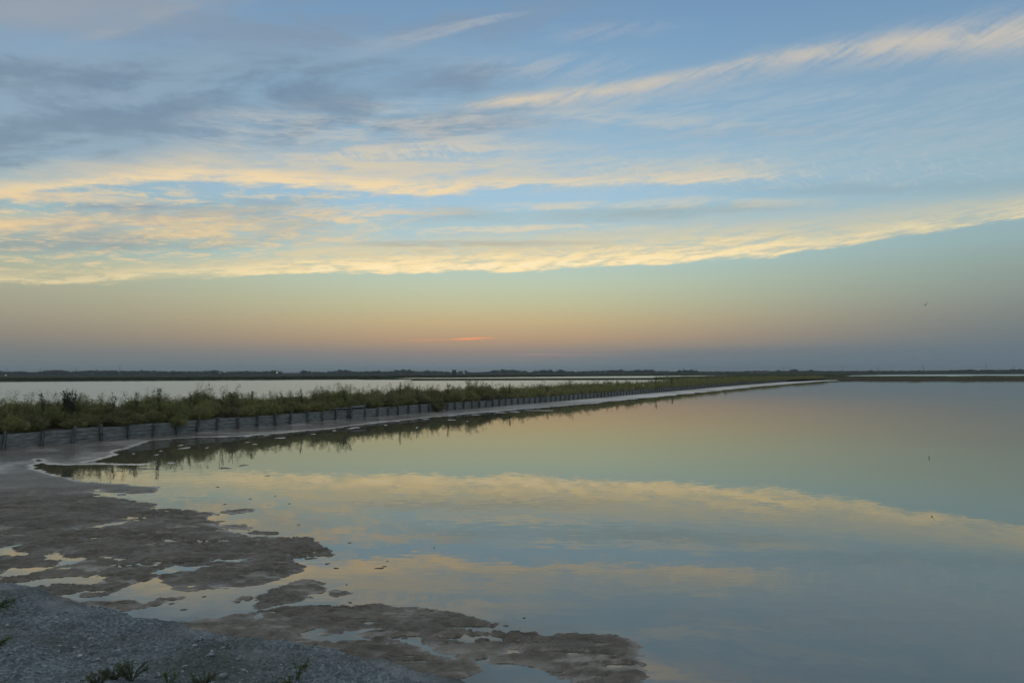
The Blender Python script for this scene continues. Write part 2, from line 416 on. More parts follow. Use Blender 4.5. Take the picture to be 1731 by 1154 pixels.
# ------------------------------------------------------------------ gravel bank
xs = np.arange(-14, 4.5, .03); ys = np.arange(-1, 12.5, .03)
Xg, Yg = np.meshgrid(xs, ys); x = Xg.ravel(); y = Yg.ravel()
sd = polysd(bw, x, y)
def bank_h(x, y, sd):
    s = sd + (fbm(x, y, .5, 6, .65) - .5) * .42
    h = np.where(s > 0, .06 * sstep(0, .25, s) + .17 * np.maximum(s - .1, 0) + .05 * np.maximum(s - 1.5, 0), .5 * s)
    h = np.minimum(h, 1.25)
    h += (fbm(x, y, .35, 5, .65) - .5) * .12 * sstep(0, .4, s) + (fbm(x + 9, y, .11, 5, .72) - .5) * .11 * sstep(0, .2, s)
    return h
h = bank_h(x, y, sd) 
h = h + np.where(sd > 0, .015, 0)
idx = np.arange(len(x)).reshape(Xg.shape)
fc = np.stack([idx[:-1, :-1], idx[:-1, 1:], idx[1:, 1:], idx[1:, :-1]], -1).reshape(-1, 4)
fc = fc[(h[fc] > -.03).any(1)]
used = np.unique(fc); mp_ = np.full(len(x), -1); mp_[used] = np.arange(len(used))
gb = obj('gravel_bank', np.stack([x, y, h], 1)[used], mp_[fc], gravm, smooth=True)
at_ = gb.data.attributes.new('crust', 'FLOAT', 'POINT'); at_.data.foreach_set('value', (np.exp(-((sd[used] - .45) / .35) ** 2) * sstep(.35, .6, fbm(x[used], y[used], .9, 5))).astype(np.float32))
tag(gb, 'sloping grey gravel bank at the near left', 'bank', kind='structure')
def bank_z(px, py):
    a = np.array([px]); b = np.array([py]); return float(bank_h(a, b, polysd(bw, a, b))[0]) + .015

# stones and straw
ico = [(0, 0, 1), (.89, 0, .45), (.28, .85, .45), (-.72, .53, .45), (-.72, -.53, .45), (.28, -.85, .45), (.72, .53, -.45), (-.28, .85, -.45), (-.89, 0, -.45), (-.28, -.85, -.45), (.72, -.53, -.45), (0, 0, -1)]
icf = [(0, 1, 2), (0, 2, 3), (0, 3, 4), (0, 4, 5), (0, 5, 1), (1, 6, 2), (2, 7, 3), (3, 8, 4), (4, 9, 5), (5, 10, 1), (6, 7, 2), (7, 8, 3), (8, 9, 4), (9, 10, 5), (10, 6, 1), (7, 6, 11), (8, 7, 11), (9, 8, 11), (10, 9, 11), (6, 10, 11)]
ico = np.array(ico); icf = np.array(icf)
n = 26000
px = rng.uniform(-11, 1.5, n); py = rng.uniform(2.5, 10.5, n)
sdp = polysd(bw, px, py); k = sdp > .05; px, py, sdp = px[k], py[k], sdp[k]
pz = bank_h(px, py, sdp) + .015
sz = .005 + .016 * rng.random(len(px)) ** 3 + .03 * (rng.random(len(px)) > .978)
patch = fbm(px, py, 1.1, 4, .6); kk = rng.random(len(px)) < sstep(.36, .58, patch) * .9 + .12
px, py, sdp, pz, sz = px[kk], py[kk], sdp[kk], pz[kk], sz[kk]
ang = rng.uniform(0, 6.28, len(px)); fl = rng.uniform(.35, .8, len(px)); el = rng.uniform(.6, 1.5, len(px))
V = ico[None] * (1 + rng.uniform(-.25, .25, (len(px), 12, 1)))
V = V * np.stack([sz * el, sz, sz * fl], 1)[:, None]
c, s_ = np.cos(ang)[:, None], np.sin(ang)[:, None]
Vx = V[..., 0] * c - V[..., 1] * s_; Vy = V[..., 0] * s_ + V[..., 1] * c
V = np.stack([Vx + px[:, None], Vy + py[:, None], V[..., 2] + pz[:, None]], -1).reshape(-1, 3)
Fc = (icf[None] + 12 * np.arange(len(px))[:, None, None]).reshape(-1, 3)
tag(obj('gravel', V, Fc, stonem), 'loose grey pebbles scattered over the near bank', 'gravel', kind='stuff')
tb = MB()
for i in range(260):
    a, b = random.uniform(-9, 1), random.uniform(3.5, 10)
    if polysd(bw, np.array([a]), np.array([b]))[0] < .1: continue
    z = bank_z(a, b) + .015; t = random.uniform(0, 6.28); l = random.uniform(.03, .11)
    tb.tube([(a, b, z), (a + l * .5 * math.cos(t), b + l * .5 * math.sin(t), z + random.uniform(.0, .02)), (a + l * math.cos(t + .3), b + l * math.sin(t + .3), z + .004)], .0028, .0015, 4)
tag(tb.build('straw', twigm), 'bits of dry straw and twig lying on the gravel bank', 'straw', kind='stuff')

# ------------------------------------------------------------------ water and ground
def sheet(name, pts, z, m, label, cat):
    o = obj(name, [(p[0], p[1], z) for p in pts], [tuple(range(len(pts)))], m)
    return tag(o, label, cat, kind='structure')
wpts = [tuple(wall.p(s) + wall.n(s) * .5) for s in np.linspace(0, wall.L, 60)]
fpts = [tuple(p + np.array([-.2, .9])) for p in FP[1:]]
line = [(-60, -8), (-60, wpts[0][1] - .5)] + wpts + fpts
V = []; fq = []
for i, p in enumerate(line):
    V += [(p[0], p[1], 0), (760, p[1], 0)]
    if i: fq.append((2 * i - 2, 2 * i - 1, 2 * i + 1, 2 * i))
tag(obj('water', V, fq, waterm), 'still salt pan water mirroring the sunset sky', 'water', kind='structure')
lpts = [tuple(wall.p(s) + wall.n(s) * 4.0) for s in np.linspace(0, wall.L, 60)]
back = [(150, 300), (420, 300), (1400, 1000), (900, 1400), (-900, 1200), (-1500, 700), (-700, 30), (-60, 8)]
sheet('pond', lpts + back, -.004, pondm, 'pale rippled pond beyond the scrub embankment', 'water')
sheet('ground', [(-6000, -3000), (6000, -3000), (6000, 6000), (-6000, 6000)], -.5, marshm, 'flat ground to the horizon', 'ground')

# far marsh as a radial height field
nearL = [(-1600, 655), (-600, 648), (0, 645.3), (200, 644), (400, 642.6), (600, 641.2), (650, 640.6), (690, 638.6), (800, 638.0), (1000, 636.0), (1200, 634.4), (1262, 634.2), (1230, 636.2), (1100, 639.3), (1080, 640.6), (1150, 643)]
FAR = [aty(*p) for p in nearL] + [wall.p(s) + wall.n(s) * 3 for s in np.linspace(s_at_px(1150) , wall.L, 12)]
FAR += [p + np.array([0, 2.5]) for p in FP[1:]] + [aty(2500, 636)]
holes = [[(1405, 638.0), (1440, 634.6), (1500, 633.2), (1620, 632.6), (2300, 632.0), (2300, 637.2), (1731, 637.4), (1500, 638.0), (1430, 638.5)]]
FAR += [(1300, 2200), (0, 2600), (-1600, 2000), (-2400, 900)]
FAR = np.array(FAR)
DK = [W([(600, 641.0), (1130, 639.3), (1130, 640.4), (620, 641.8)]), W([(700, 642.6), (1100, 641.2), (1100, 641.8), (700, 643.1)])]
az = np.radians(np.arange(-56, 56, .11)); dd = 1 / np.linspace(1 / 150, 1 / 2600, 330)
A, D = np.meshgrid(az, dd); x = (np.sin(A) * D).ravel(); y = (np.cos(A) * D).ravel()
sd = polysd(FAR, x, y)
for hpoly in holes: sd = np.minimum(sd, -polysd(W(hpoly), x, y))
jit = (fbm(x, y, 30, 4) - .5) * 10
sd = sd + jit * sstep(5, 40, sd + 20)
h = -.3 + .55 * sstep(-2, 1.5, sd) + (.75 * sstep(1, 9, sd) * (.55 + .9 * (fbm(x, y, 14, 5, .6) - .3)))
h += sstep(500, 1200, D.ravel()) * .5 * (sd > 5)
for q in DK:
    s = polysd(q, x, y) + 1.2; h = np.maximum(h, -.3 + .62 * sstep(-1, 1, s) )
idx = np.arange(len(x)).reshape(A.shape)
fc = np.stack([idx[:-1, :-1], idx[:-1, 1:], idx[1:, 1:], idx[1:, :-1]], -1).reshape(-1, 4)[:, ::-1]
fc = fc[(h[fc] > -.15).any(1)]
used = np.unique(fc); mp_ = np.full(len(x), -1); mp_[used] = np.arange(len(used))
tag(obj('salt_marsh', np.stack([x, y, h], 1)[used], mp_[fc], marshm, smooth=True), 'low dark green salt marsh plain beyond the ponds', 'marsh', kind='structure')
FARSD = lambda a, b: polysd(FAR, np.array([a]), np.array([b]))[0]

# embankment behind the wall
ss = np.linspace(0, wall.L + 0, 500); tt = np.array([-.02, .05, .5, 1, 2, 3, 4, 4.6, 5.2, 6.0])
zz = np.array([.56, .57, .60, .62, .64, .62, .52, .3, 0, -.3])
V = []
for s in ss:
    p, nn = wall.p(s), wall.n(s)
    for t, z in zip(tt, zz):
        q = p + nn * (t + .10); V.append((q[0], q[1], z + (.10 * (fbm(np.array([q[0]]), np.array([q[1]]), 1.2, 3)[0] - .5) if .1 < t < 5.5 else 0)))
k = len(tt); fcs = [(i * k + j, (i + 1) * k + j, (i + 1) * k + j + 1, i * k + j + 1) for i in range(len(ss) - 1) for j in range(k - 1)]
tag(obj('embankment', V, [f[::-1] for f in fcs], bankm, smooth=True), 'earth embankment held by the plank wall', 'embankment', kind='structure')
# far dike
far = Path(FP); V = []; ss = np.linspace(0, far.L, 160); tt = [0, .8, 1.4, 3, 5, 6]; zz = [-.1, .1, .5, .6, .4, -.2]
for s in ss:
    p, nn = far.p(s), far.n(s)
    for t, z in zip(tt, zz):
        q = p + nn * t; V.append((q[0], q[1], z + .15 * (fbm(np.array([q[0]]), np.array([q[1]]), 2, 3)[0] - .5)))
k = 6; fcs = [(i * k + j, (i + 1) * k + j, (i + 1) * k + j + 1, i * k + j + 1)[::-1] for i in range(len(ss) - 1) for j in range(k - 1)]
tag(obj('far_dike', V, fcs, bankm, smooth=True), 'low dark dike closing the far side of the pan', 'dike', kind='structure')

# ------------------------------------------------------------------ plank wall
wr = empty('retaining_wall', (*wall.p(s_at_px(0)), 0))
tag(wr, 'long low retaining wall of grey weathered planks held by wooden posts', 'retaining wall')
o0 = np.array([*wall.p(s_at_px(0)), 0])
post_px = [5, 69, 123, 170, 216, 258, 298, 333, 366, 402, 434, 464, 490, 519, 544, 567, 588, 616, 637, 655, 672, 690, 709, 724, 739, 755, 769, 783, 797]
ps = [s_at_px(X) for X in post_px]
while ps[0] > 2: ps.insert(0, ps[0] - 1.12)
while ps[-1] < s_at_px(1330): ps.append(ps[-1] + 1.12 + random.uniform(-.06, .06))
pl = MB(); HT = .64
for i in range(len(ps) - 1):
    a, b = wall.p(ps[i]), wall.p(ps[i + 1]); d = b - a; L = np.linalg.norm(d); d /= L; nn = np.array([-d[1], d[0]])
    off = random.uniform(0, .03); dz = random.uniform(-.03, .02)
    for j in range(4):
        hgt = .158; z = j * .163 + hgt / 2 - .02 + dz * j / 3
        c = (a + b) / 2 + nn * (.03 + off + random.uniform(0, .012))
        M = Matrix.Rotation(math.atan2(d[1], d[0]), 3, 'Z') @ Matrix.Rotation(random.uniform(-.012, .012), 3, 'Y')
        pl.box((c[0] - o0[0], c[1] - o0[1], z), (L - .006, .035, hgt - random.uniform(.003, .012)), M)
pl.build('plank_facing', wood, wr)
rest = MB(); npost = 0
first_vis = [i for i, s in enumerate(ps) if s >= s_at_px(0) - 1][0]
for i, s in enumerate(ps):
    p, nn, d = wall.p(s), wall.n(s), wall.d(s)
    w_ = random.uniform(.085, .125); hh = HT + random.choice((-.08, .0, .02, .05, .07, .12)) + random.uniform(-.02, .03)
    M = (Matrix.Rotation(math.atan2(d[1], d[0]), 3, 'Z') @ Matrix.Rotation(random.uniform(-.10, .10), 3, 'Y') @ Matrix.Rotation(random.uniform(-.02, .10), 3, 'X'))
    c = p - nn * .075 - np.array(o0[:2])
    mb = MB() if first_vis <= i < first_vis + 99 else rest
    # slightly chipped top: two stacked tapered lengths
    mb.box((c[0], c[1], hh / 2 - .15), (w_, .10, hh + .3), M, .93)
    top = M @ Vector((0, 0, (hh + .3) / 2)); 
    mb.box((c[0] + top.x, c[1] + top.y, hh / 2 - .15 + top.z + .008), (w_ * .86, .085, .018), M, .8)
    if mb is not rest: mb.build('post', woodp, wr)
if rest.v: tag(rest.build('far_posts', woodp, wr), kind='stuff')

# sluice gate set in the wall
s = (s_at_px(590) + s_at_px(614)) / 2; hw = (s_at_px(614) - s_at_px(590)) / 2
p, d = wall.p(s), wall.d(s)
g = empty('sluice_gate', (p[0], p[1], 0), math.atan2(d[1], d[0]))
tag(g, 'wooden sluice gate frame standing taller than the plank wall, with a dark slot', 'sluice gate')
for sx, hh in ((-1, .84), (1, .98)):
    mb = MB(); mb.box((sx * hw * .95, -.17, hh / 2 - .1), (.12, .12, hh + .2), None, .95); mb.build('post', woodp, g)
mb = MB(); mb.box((0, -.16, .80), (2 * hw * .95 - .13, .07, .12)); mb.build('crossbeam', wood, g)
mb = MB(); mb.box((0, -.14, .27), (2 * hw * .95 - .13, .05, .66)); mb.build('gate_board', wood, g)
mb = MB(); mb.box((0, -.10, .67), (2 * hw * .7, .03, .13)); mb.build('slot', dark, g)
mb = MB(); mb.box((-hw - .75, -.02, .74), (1.5, .14, .045)); mb.build('side_plank', wood, g)

# small sign on legs
q = at(1090, 650, 0); s = s_at_px(1090.5); p = wall.p(s) + wall.n(s) * .35
sg = empty('sign', (p[0], p[1], .55), 0.1)
tag(sg, 'small pale board on short legs standing above the far plank wall', 'sign')
mb = MB(); mb.box((0, 0, .66), (.40, .03, .22)); mb.build('board', pale, sg)
for sx in (-1, 1):
    mb = MB(); mb.box((sx * .16, 0, .30), (.035, .03, .52)); mb.build('leg', woodp, sg)
mb = MB(); mb.box((0, 0, .03), (.46, .12, .12)); mb.build('footing', pale, sg)

# ------------------------------------------------------------------ shrubs
def leafquads(P, Dr, L, Wd):
    """thin two-triangle leaves at P along Dr"""
    n = len(P); r = rng.normal(size=(n, 3)); sd_ = np.cross(Dr, r); sd_ /= np.linalg.norm(sd_, axis=1)[:, None] + 1e-9
    a = P; b = P + Dr * (L * .5)[:, None] + sd_ * (Wd * .5)[:, None]; c = P + Dr * L[:, None]; e = P + Dr * (L * .5)[:, None] - sd_ * (Wd * .5)[:, None]
    V = np.stack([a, b, c, e], 1).reshape(-1, 3)
    return V, np.arange(4 * n).reshape(-1, 4)
def shrub_leaves(w, h, nst, nl, ls, tall=.12, dense=1.0):
    """stems fanning from the base, leaves along them"""
    Ps, Ds, st = [], [], []
    for i in range(nst):
        a = rng.uniform(0, 6.283); r = w / 2 * math.sqrt(rng.random()) ; hh = h * (1 - .5 * (r / (w / 2)) ** 2.5) * rng.uniform(.62, 1.0)
        hh = max(hh, .3 * h)
        if rng.random() < tall * .35: hh = h * rng.uniform(1.05, 1.32)
        b = np.array([math.cos(a) * r * .45, math.sin(a) * r * .45, 0]); tip = np.array([math.cos(a) * r, math.sin(a) * r, hh]) + rng.normal(size=3) * .05
        mid = (b + tip) / 2 + np.array([0, 0, hh * .12]) + rng.normal(size=3) * .04
        st.append((b, mid, tip))
        t = rng.random(nl) ** .6
        P = (1 - t)[:, None] ** 2 * b + 2 * (t * (1 - t))[:, None] * mid + (t ** 2)[:, None] * tip
        sp = .13 * (1 - t * .55)[:, None]
        P = P + rng.normal(size=P.shape) * sp * np.array([1, 1, .7])
        tg = (tip - b) / np.linalg.norm(tip - b)
        Dd = rng.normal(size=P.shape) * .9 + tg * .8; Dd /= np.linalg.norm(Dd, axis=1)[:, None]
        Ps.append(P); Ds.append(Dd)
    P = np.concatenate(Ps); Dd = np.concatenate(Ds); P[:, 2] = np.abs(P[:, 2])
    L = ls * rng.uniform(.6, 1.5, len(P)); V, Fq = leafquads(P, Dd, L, L * .30)
    return V, Fq, st
def make_shrub(w, h, nst, nl, ls, tall, lm=shrubm):
    V, Fq, st = shrub_leaves(w, h, nst, nl, ls, tall)
    r = empty('shrub', (0, 0, 0))
    obj('foliage', V, Fq, lm, r)
    mb = MB()
    for b, mi, t in st[::2]: mb.tube([b, mi, t], .008, .003, 3)
    mb.build('stems', stemm, r)
    return r
protos = [make_shrub(rng.uniform(1.5, 2.0), rng.uniform(1.05, 1.4), 130, 120, .065, [.08, .16, .05, .2, .1, .14, .06, .1][i]) for i in range(8)]
used_p = set()
def copy_tree(o):
    c = o.copy(); COL.objects.link(c)
    for ch in o.children:
        k = ch.copy(); COL.objects.link(k); k.parent = c
    return c
def place_shrub(i, x, y, z, sc, sz, label, group):
    if i in used_p: o = copy_tree(protos[i])
    else: o = protos[i]; used_p.add(i)
    o.location = (x, y, z); o.rotation_euler = (0, 0, random.uniform(0, 6.28)); o.scale = (sc, sc, sz)
    tag(o, label, 'shrub', group)
    return o
s0 = s_at_px(-60); s1 = s_at_px(880)
s = s0; cnt = 0
while s < s1:
    for row, t in enumerate((.55, 1.7, 3.0, 4.1)):
        q = s + random.uniform(-.35, .35) + row * .3; tq = t + random.uniform(-.3, .3)
        p = wall.p(q) + wall.n(q) * tq
        f = fbm(np.array([q]), np.array([row * 7.]), 3.5, 3)[0]
        sc = random.uniform(.75, 1.05) * (1.02 if row else .85); sz = sc * (.55 + .62 * f) * (1.08 if row else .85)
        lab = ('olive green bushy scrub hanging over the top edge of the plank wall' if row == 0 else
               'bushy scrub on top of the embankment behind the plank wall')
        place_shrub(random.randrange(8), p[0], p[1], .56, sc, sz, lab, 'scrub bushes along the plank wall' if row == 0 else 'scrub bushes on the embankment')
        cnt += 1
    s += .98 + .25 * (s - s0) / 30
# the bush that has slumped down over the wall face
for X, dy, lab in ((736, -.25, 'dark bush slumped down over the face of the plank wall to the mud'), (298, -.1, 'green bush spilling over the plank wall top in front of a post')):
    sx = s_at_px(X); p = wall.p(sx) + wall.n(sx) * (dy)
    place_shrub(1, p[0], p[1], .12 if X > 700 else .40, .72 if X > 700 else .5, .75 if X > 700 else .5, lab, None)
    bpy.context.view_layer.update()

# dark sapling
w0 = s_at_px(104); q = wall.p(w0) + wall.n(w0) * 2.2; pos = atd(116, 680, float(np.linalg.norm(q)))
sap = empty('sapling', (pos[0], pos[1], .5))
tag(sap, 'dark leafy sapling with bare curling twigs rising above the scrub, against the pond', 'sapling')
Ps, Ds = [], []; mb = MB()
for i in range(26):
    a = rng.uniform(0, 6.28); r = rng.uniform(.1, .4); hh = rng.uniform(1.15, 1.95)
    b = np.array([0, 0, 0]); tip = np.array([math.cos(a) * r, math.sin(a) * r, hh]); mi = tip * .5 + rng.normal(size=3) * .07
    mb.tube([b, mi, tip], .014, .004, 4)
    t = rng.uniform(.3, 1, 80); P = b + (1 - t)[:, None] ** 2 * b + 2 * (t * (1 - t))[:, None] * mi + (t ** 2)[:, None] * tip
    P = P + rng.normal(size=P.shape) * .07 * (1.5 - t)[:, None]
    if i % 4 == 0: P = P[t > .7]
    Dd = rng.normal(size=P.shape); Dd /= np.linalg.norm(Dd, axis=1)[:, None]; Ps.append(P); Ds.append(Dd)
P = np.concatenate(Ps); L = rng.uniform(.05, .1, len(P)); V, Fq = leafquads(P, np.concatenate(Ds), L, L * .6)
obj('foliage', V, Fq, darkleaf, sap); mb.build('stems', stemm, sap)

# tall thin stalks standing out of the scrub
stalk_px = [(190, 661, 31), (232, 662, 33), (318, 664, 40), (375, 653, 42), (392, 659, 43), (425, 657, 46), (512, 655, 48), (583, 655, 56), (677, 645, 62), (706, 651, 62),
            (757, 646, 70), (860, 648, 84), (925, 648, 90), (1108, 634, 128), (1135, 636, 132), (73, 663, 30), (118, 664, 33), (270, 656, 38)]
for X, Y, D in stalk_px:
    w0 = s_at_px(X); w1 = wall.p(w0) + wall.n(w0) * random.uniform(1.5, 3); D = float(np.linalg.norm(w1)); t_ = atd(X, Y, D); b = Vector((t_[0], t_[1], .6)); hh = t_[2] - .6
    mb = MB(); Ps, Ds = [], []
    for k in range(3):
        a = random.uniform(0, 6.28); e = Vector((math.cos(a) * .12, math.sin(a) * .12, hh * random.uniform(.8, 1.0)))
        mb.tube([(0, 0, 0), e * .5 + Vector((.03, 0, 0)), e], .010, .005, 4)
        t = rng.uniform(.35, 1, 30); P = np.array(e)[None] * t[:, None] + rng.normal(size=(30, 3)) * .025
        Ps.append(P); Dd = rng.normal(size=(30, 3)) * .5 + np.array([0, 0, 1]); Ds.append(Dd / np.linalg.norm(Dd, axis=1)[:, None])
    r = empty('stalk', b); tag(r, 'thin dark seed stalks poking above the scrub line against the pond', 'plant', 'seed stalks above the scrub')
    mb.build('stems', stemm, r)
    P = np.concatenate(Ps); L = rng.uniform(.04, .09, len(P)) * (1 + D / 80); V, Fq = leafquads(P, np.concatenate(Ds), L, L * .35); obj('leaves', V, Fq, darkleaf, r)

# farther scrub as one mass
def scrub_mass(name, label, spots, ls, nst=14, nl=20, m=shrubm):
    VV, FF, n = [], [], 0
    base = [shrub_leaves(1.8, 1.25, nst, nl, ls, .1)[:2] for _ in range(5)]
    for (x, y, z, sc, sz) in spots:
        V, Fq = base[random.randrange(5)]; a = random.uniform(0, 6.28); c, s_ = math.cos(a), math.sin(a)
        v = np.stack([(V[:, 0] * c - V[:, 1] * s_) * sc + x, (V[:, 0] * s_ + V[:, 1] * c) * sc + y, V[:, 2] * sz + z], 1)
        VV.append(v); FF.append(Fq + n); n += len(v)
    return tag(obj(name, np.concatenate(VV), np.concatenate(FF), m), label, 'scrub', kind='stuff')
sp = []; s = s1
while s < wall.L:
    for row, t in enumerate((.5, 1.6, 2.9, 4.2)):
        q = s + random.uniform(-.5, .5); p = wall.p(q) + wall.n(q) * (t + random.uniform(-.3, .3))
        f = fbm(np.array([q * .5]), np.array([row * 7.]), 3.5, 3)[0]
        sp.append((p[0], p[1], .5, random.uniform(.9, 1.25), random.uniform(.8, 1.0) * (.7 + .6 * f) * (.8 if row == 0 else 1.05)))
    s += 1.0 + .8 * (s - s1) / 100
scrub_mass('scrub', 'continuous olive scrub along the far stretch of the plank wall', sp, .13, 26, 30)
sp = []; s = 0
while s < far.L:
    for t in (1.8, 3.2, 4.6):
        p = far.p(s) + far.n(s) * (t + random.uniform(-.5, .5)); f = fbm(np.array([s]), np.array([3.]), 9, 4)[0]
        sp.append((p[0], p[1], .35, random.uniform(1, 1.4), random.uniform(.5, .8) * (.2 + 1.2 * f)))
    s += 1.4
scrub_mass('dike_scrub', 'dark low scrub along the far dike at the right', sp, .2, 14, 16, marshm if False else shrubm)
# scrub between the wall's end and the plain
sp = []
for i in range(1700):
    X = random.uniform(1130, 1420); tq = random.random()
    q = s_at_px(min(X, 1400)); p = wall.p(q) + wall.n(q) * (5 + 90 * tq ** 1.3)
    if FARSD(p[0], p[1]) < 2: continue
    sp.append((p[0], p[1], .35, random.uniform(1.2, 2.2), random.uniform(.5, .85)))
scrub_mass('marsh_scrub', 'olive marsh scrub between the end of the wall and the plain', sp, .24, 12, 12)
# edge of the left marsh
sp = []
for i in range(2400):
    X = random.uniform(-150, 1250); j = random.uniform(0, 1)
    Yn = np.interp(X, [p[0] for p in nearL[1:12]], [p[1] for p in nearL[1:12]])
    p = aty(X, Yn); p = p * (1 + .012 + .12 * j)
    if FARSD(p[0], p[1]) < 3: continue
    sp.append((p[0], p[1], .25, random.uniform(1.3, 2.6), random.uniform(.5, .9)))
scrub_mass('marsh_edge_scrub', 'dark green scrub fringing the marsh across the pond', sp, .34, 10, 10, marshm)

# ------------------------------------------------------------------ far woodland
def crown(w, h, n=90, ls=1.3):
    u = rng.normal(size=(n, 3)); u /= np.linalg.norm(u, axis=1)[:, None]
    r = rng.uniform(.55, 1, n)[:, None]; P = u * r * np.array([w / 2, w / 2, h / 2]); P[:, 2] += h / 2
    lob = .85 + .3 * np.sin(u[:, 0:1] * 5 + rng.uniform(0, 6)) * np.sin(u[:, 2:3] * 4)
    P[:, :2] *= lob
    Dd = rng.normal(size=(n, 3)); Dd /= np.linalg.norm(Dd, axis=1)[:, None]
    L = ls * rng.uniform(.7, 1.5, n); return leafquads(P, Dd, L, L * .9)
prof = [(-150, 625), (0, 625), (8, 628), (20, 627), (33, 626), (48, 628), (65, 627.5), (80, 625), (100, 624.5), (120, 626.5), (150, 625), (185, 625), (203, 626), (240, 625), (270, 626), (300, 626.5),
        (345, 626), (362, 625), (378, 628), (410, 626), (440, 627), (462, 625.5), (480, 627.5), (500, 628), (513, 625), (530, 628), (560, 627), (575, 624), (585, 624.5), (605, 627), (620, 626), (640, 626.5), (655, 627),
        (670, 624.5), (682, 623.8), (692, 624.3), (705, 627), (722, 625.5), (745, 626.5), (760, 628), (785, 626), (800, 629), (820, 628), (835, 625.5), (850, 623.5), (870, 624.5), (888, 626), (893, 629), (905, 626), (918, 624.5),
        (931, 624.3), (933, 628), (947, 624.3), (962, 627), (985, 627), (1005, 625.5), (1030, 625), (1050, 624), (1060, 626), (1075, 624), (1102, 624), (1108, 627), (1125, 626), (1140, 628), (1148, 625.2), (1158, 625), (1170, 624.7), (1182, 628),
        (1200, 627), (1250, 628), (1272, 625), (1290, 628), (1315, 625.5), (1340, 627), (1372, 625), (1390, 627), (1450, 627.5), (1472, 626), (1484, 627.5), (1510, 626), (1530, 627.3), (1550, 626.2), (1590, 627.3),
        (1605, 625.5), (1630, 624.8), (1660, 625), (1680, 624.8), (1700, 625), (1731, 624), (1900, 625), (2000, 627)]
VV, FF, nn_ = [], [], 0
X = -140
while X < 1880:
    for row in range(3):
        D = 1350 + row * 130 + random.uniform(-50, 50); Xj = X + random.uniform(-3, 3)
        Y = np.interp(Xj, [p[0] for p in prof], [p[1] for p in prof])
        t_ = atd(Xj, Y + random.uniform(.6, 1.8), D); hh = max(3.5, t_[2])
        w_ = random.uniform(9, 15); V, Fq = crown(w_, hh, 60, 1.9); VV.append(V + np.array([t_[0], t_[1], 0])); FF.append(Fq + nn_); nn_ += len(V)
    X += 4.5
tag(obj('distant_woodland', np.concatenate(VV), np.concatenate(FF), treem), 'hazy belt of trees along the whole horizon', 'woodland', kind='stuff')
trees = [(80, 625, 22), (100, 624.5, 18), (362, 624.8, 8), (462, 625.3, 12), (513, 625, 8), (575, 624, 12), (585, 624.5, 9), (640, 625.5, 6), (670, 624.3, 8), (682, 623.6, 9), (692, 624, 7), (722, 625.5, 9),
         (787, 626, 6), (835, 625.5, 12), (850, 623.3, 14), (868, 624.3, 14), (905, 625.6, 10), (920, 624.2, 8), (930, 624.2, 8), (947, 624, 8), (1035, 624.8, 14), (1049, 623.6, 12), (1076, 624, 10), (1102, 624, 8), (1148, 625, 6),
         (1158, 625, 7), (1169, 624.6, 9), (1177, 625.5, 5), (1315, 625, 5), (1343, 623.5, 9), (1372, 625, 6), (1472, 625.7, 9), (1552, 626, 8), (1640, 624.5, 14), (1672, 624.6, 10), (1711, 623.6, 8), (1725, 624, 9)]
for X, Y, wp in trees:
    D = 1240; t_ = atd(X, Y, D); b = empty('tree', (t_[0], t_[1], 0))
    tag(b, 'dark rounded tree crown rising out of the distant woodland belt', 'tree', 'distant trees on the horizon')
    V, Fq = crown(wp / F * D, t_[2] * .86, 170, 1.3); V[:, 2] += t_[2] * .14; obj('crown', V, Fq, treem, b)
    mb = MB(); mb.tube([(0, 0, 0), (.2, 0, t_[2] * .3), (0, .1, t_[2] * .6)], .45, .2, 6); mb.build('trunk', stemm, b)

def house(name, X, Ytop, wpx, D, label, roof, wl, flat=False, depth=8):
    t_ = atd(X, Ytop, D); w_ = wpx / F * D; hh = t_[2]
    r = empty(name, (t_[0], t_[1], 0), -math.atan2(t_[0], t_[1])); tag(r, label, 'building')
    mb = MB()
    if flat:
        mb.box((0, 0, hh / 2), (w_, depth, hh)); mb.build('wall', wl, r)
        mb = MB(); mb.box((0, 0, hh + .15), (w_ + .8, depth + .8, .3)); mb.build('roof', roof, r)
    else:
        e = hh * .72; mb.box((0, 0, e / 2), (w_, depth, e)); mb.build('wall', wl, r)
        a = w_ / 2 + .4; b = depth / 2 + .4
        obj('roof', [(-a, -b, e), (a, -b, e), (a, b, e), (-a, b, e), (-a, 0, hh), (a, 0, hh)], [(0, 1, 5, 4), (2, 3, 4, 5), (0, 4, 3), (1, 2, 5), (3, 2, 1, 0)], roof, r)
    nw = max(2, int(w_ / 4))
    for i in range(nw):
        mb = MB(); mb.box((-w_ / 2 + (i + .5) * w_ / nw, -depth / 2 - .02, hh * .4), (.9, .06, 1.1)); mb.build('window', dark, r)
    return r
house('hut', 767.5, 625.6, 6.5, 620, 'small dark square tower hut on the marsh edge', brickm, brickm, True, 3)
house('shed', 492, 628, 26, 1180, 'long low shed with pale blue roof among the far trees', roofm, wallm)
house('house', 1270, 624.8, 6, 1180, 'grey gabled house left of the wider one on the horizon', roofm, wallm)
house('house', 1281, 624.3, 8, 1180, 'wider pale grey house on the horizon right of the narrow gabled one', roofm, wallm)
house('barn', 1295, 626.3, 9, 1180, 'flat topped blue grey barn on the horizon', metal, wallm, True)
house('farmhouse', 1342, 625, 12, 1100, 'dark brown farmhouse block with a tree behind it on the horizon', brickm, brickm, True)
house('cottage', 784, 628.6, 4, 1150, 'tiny white cottage wall right of the tower hut', pale, pale)
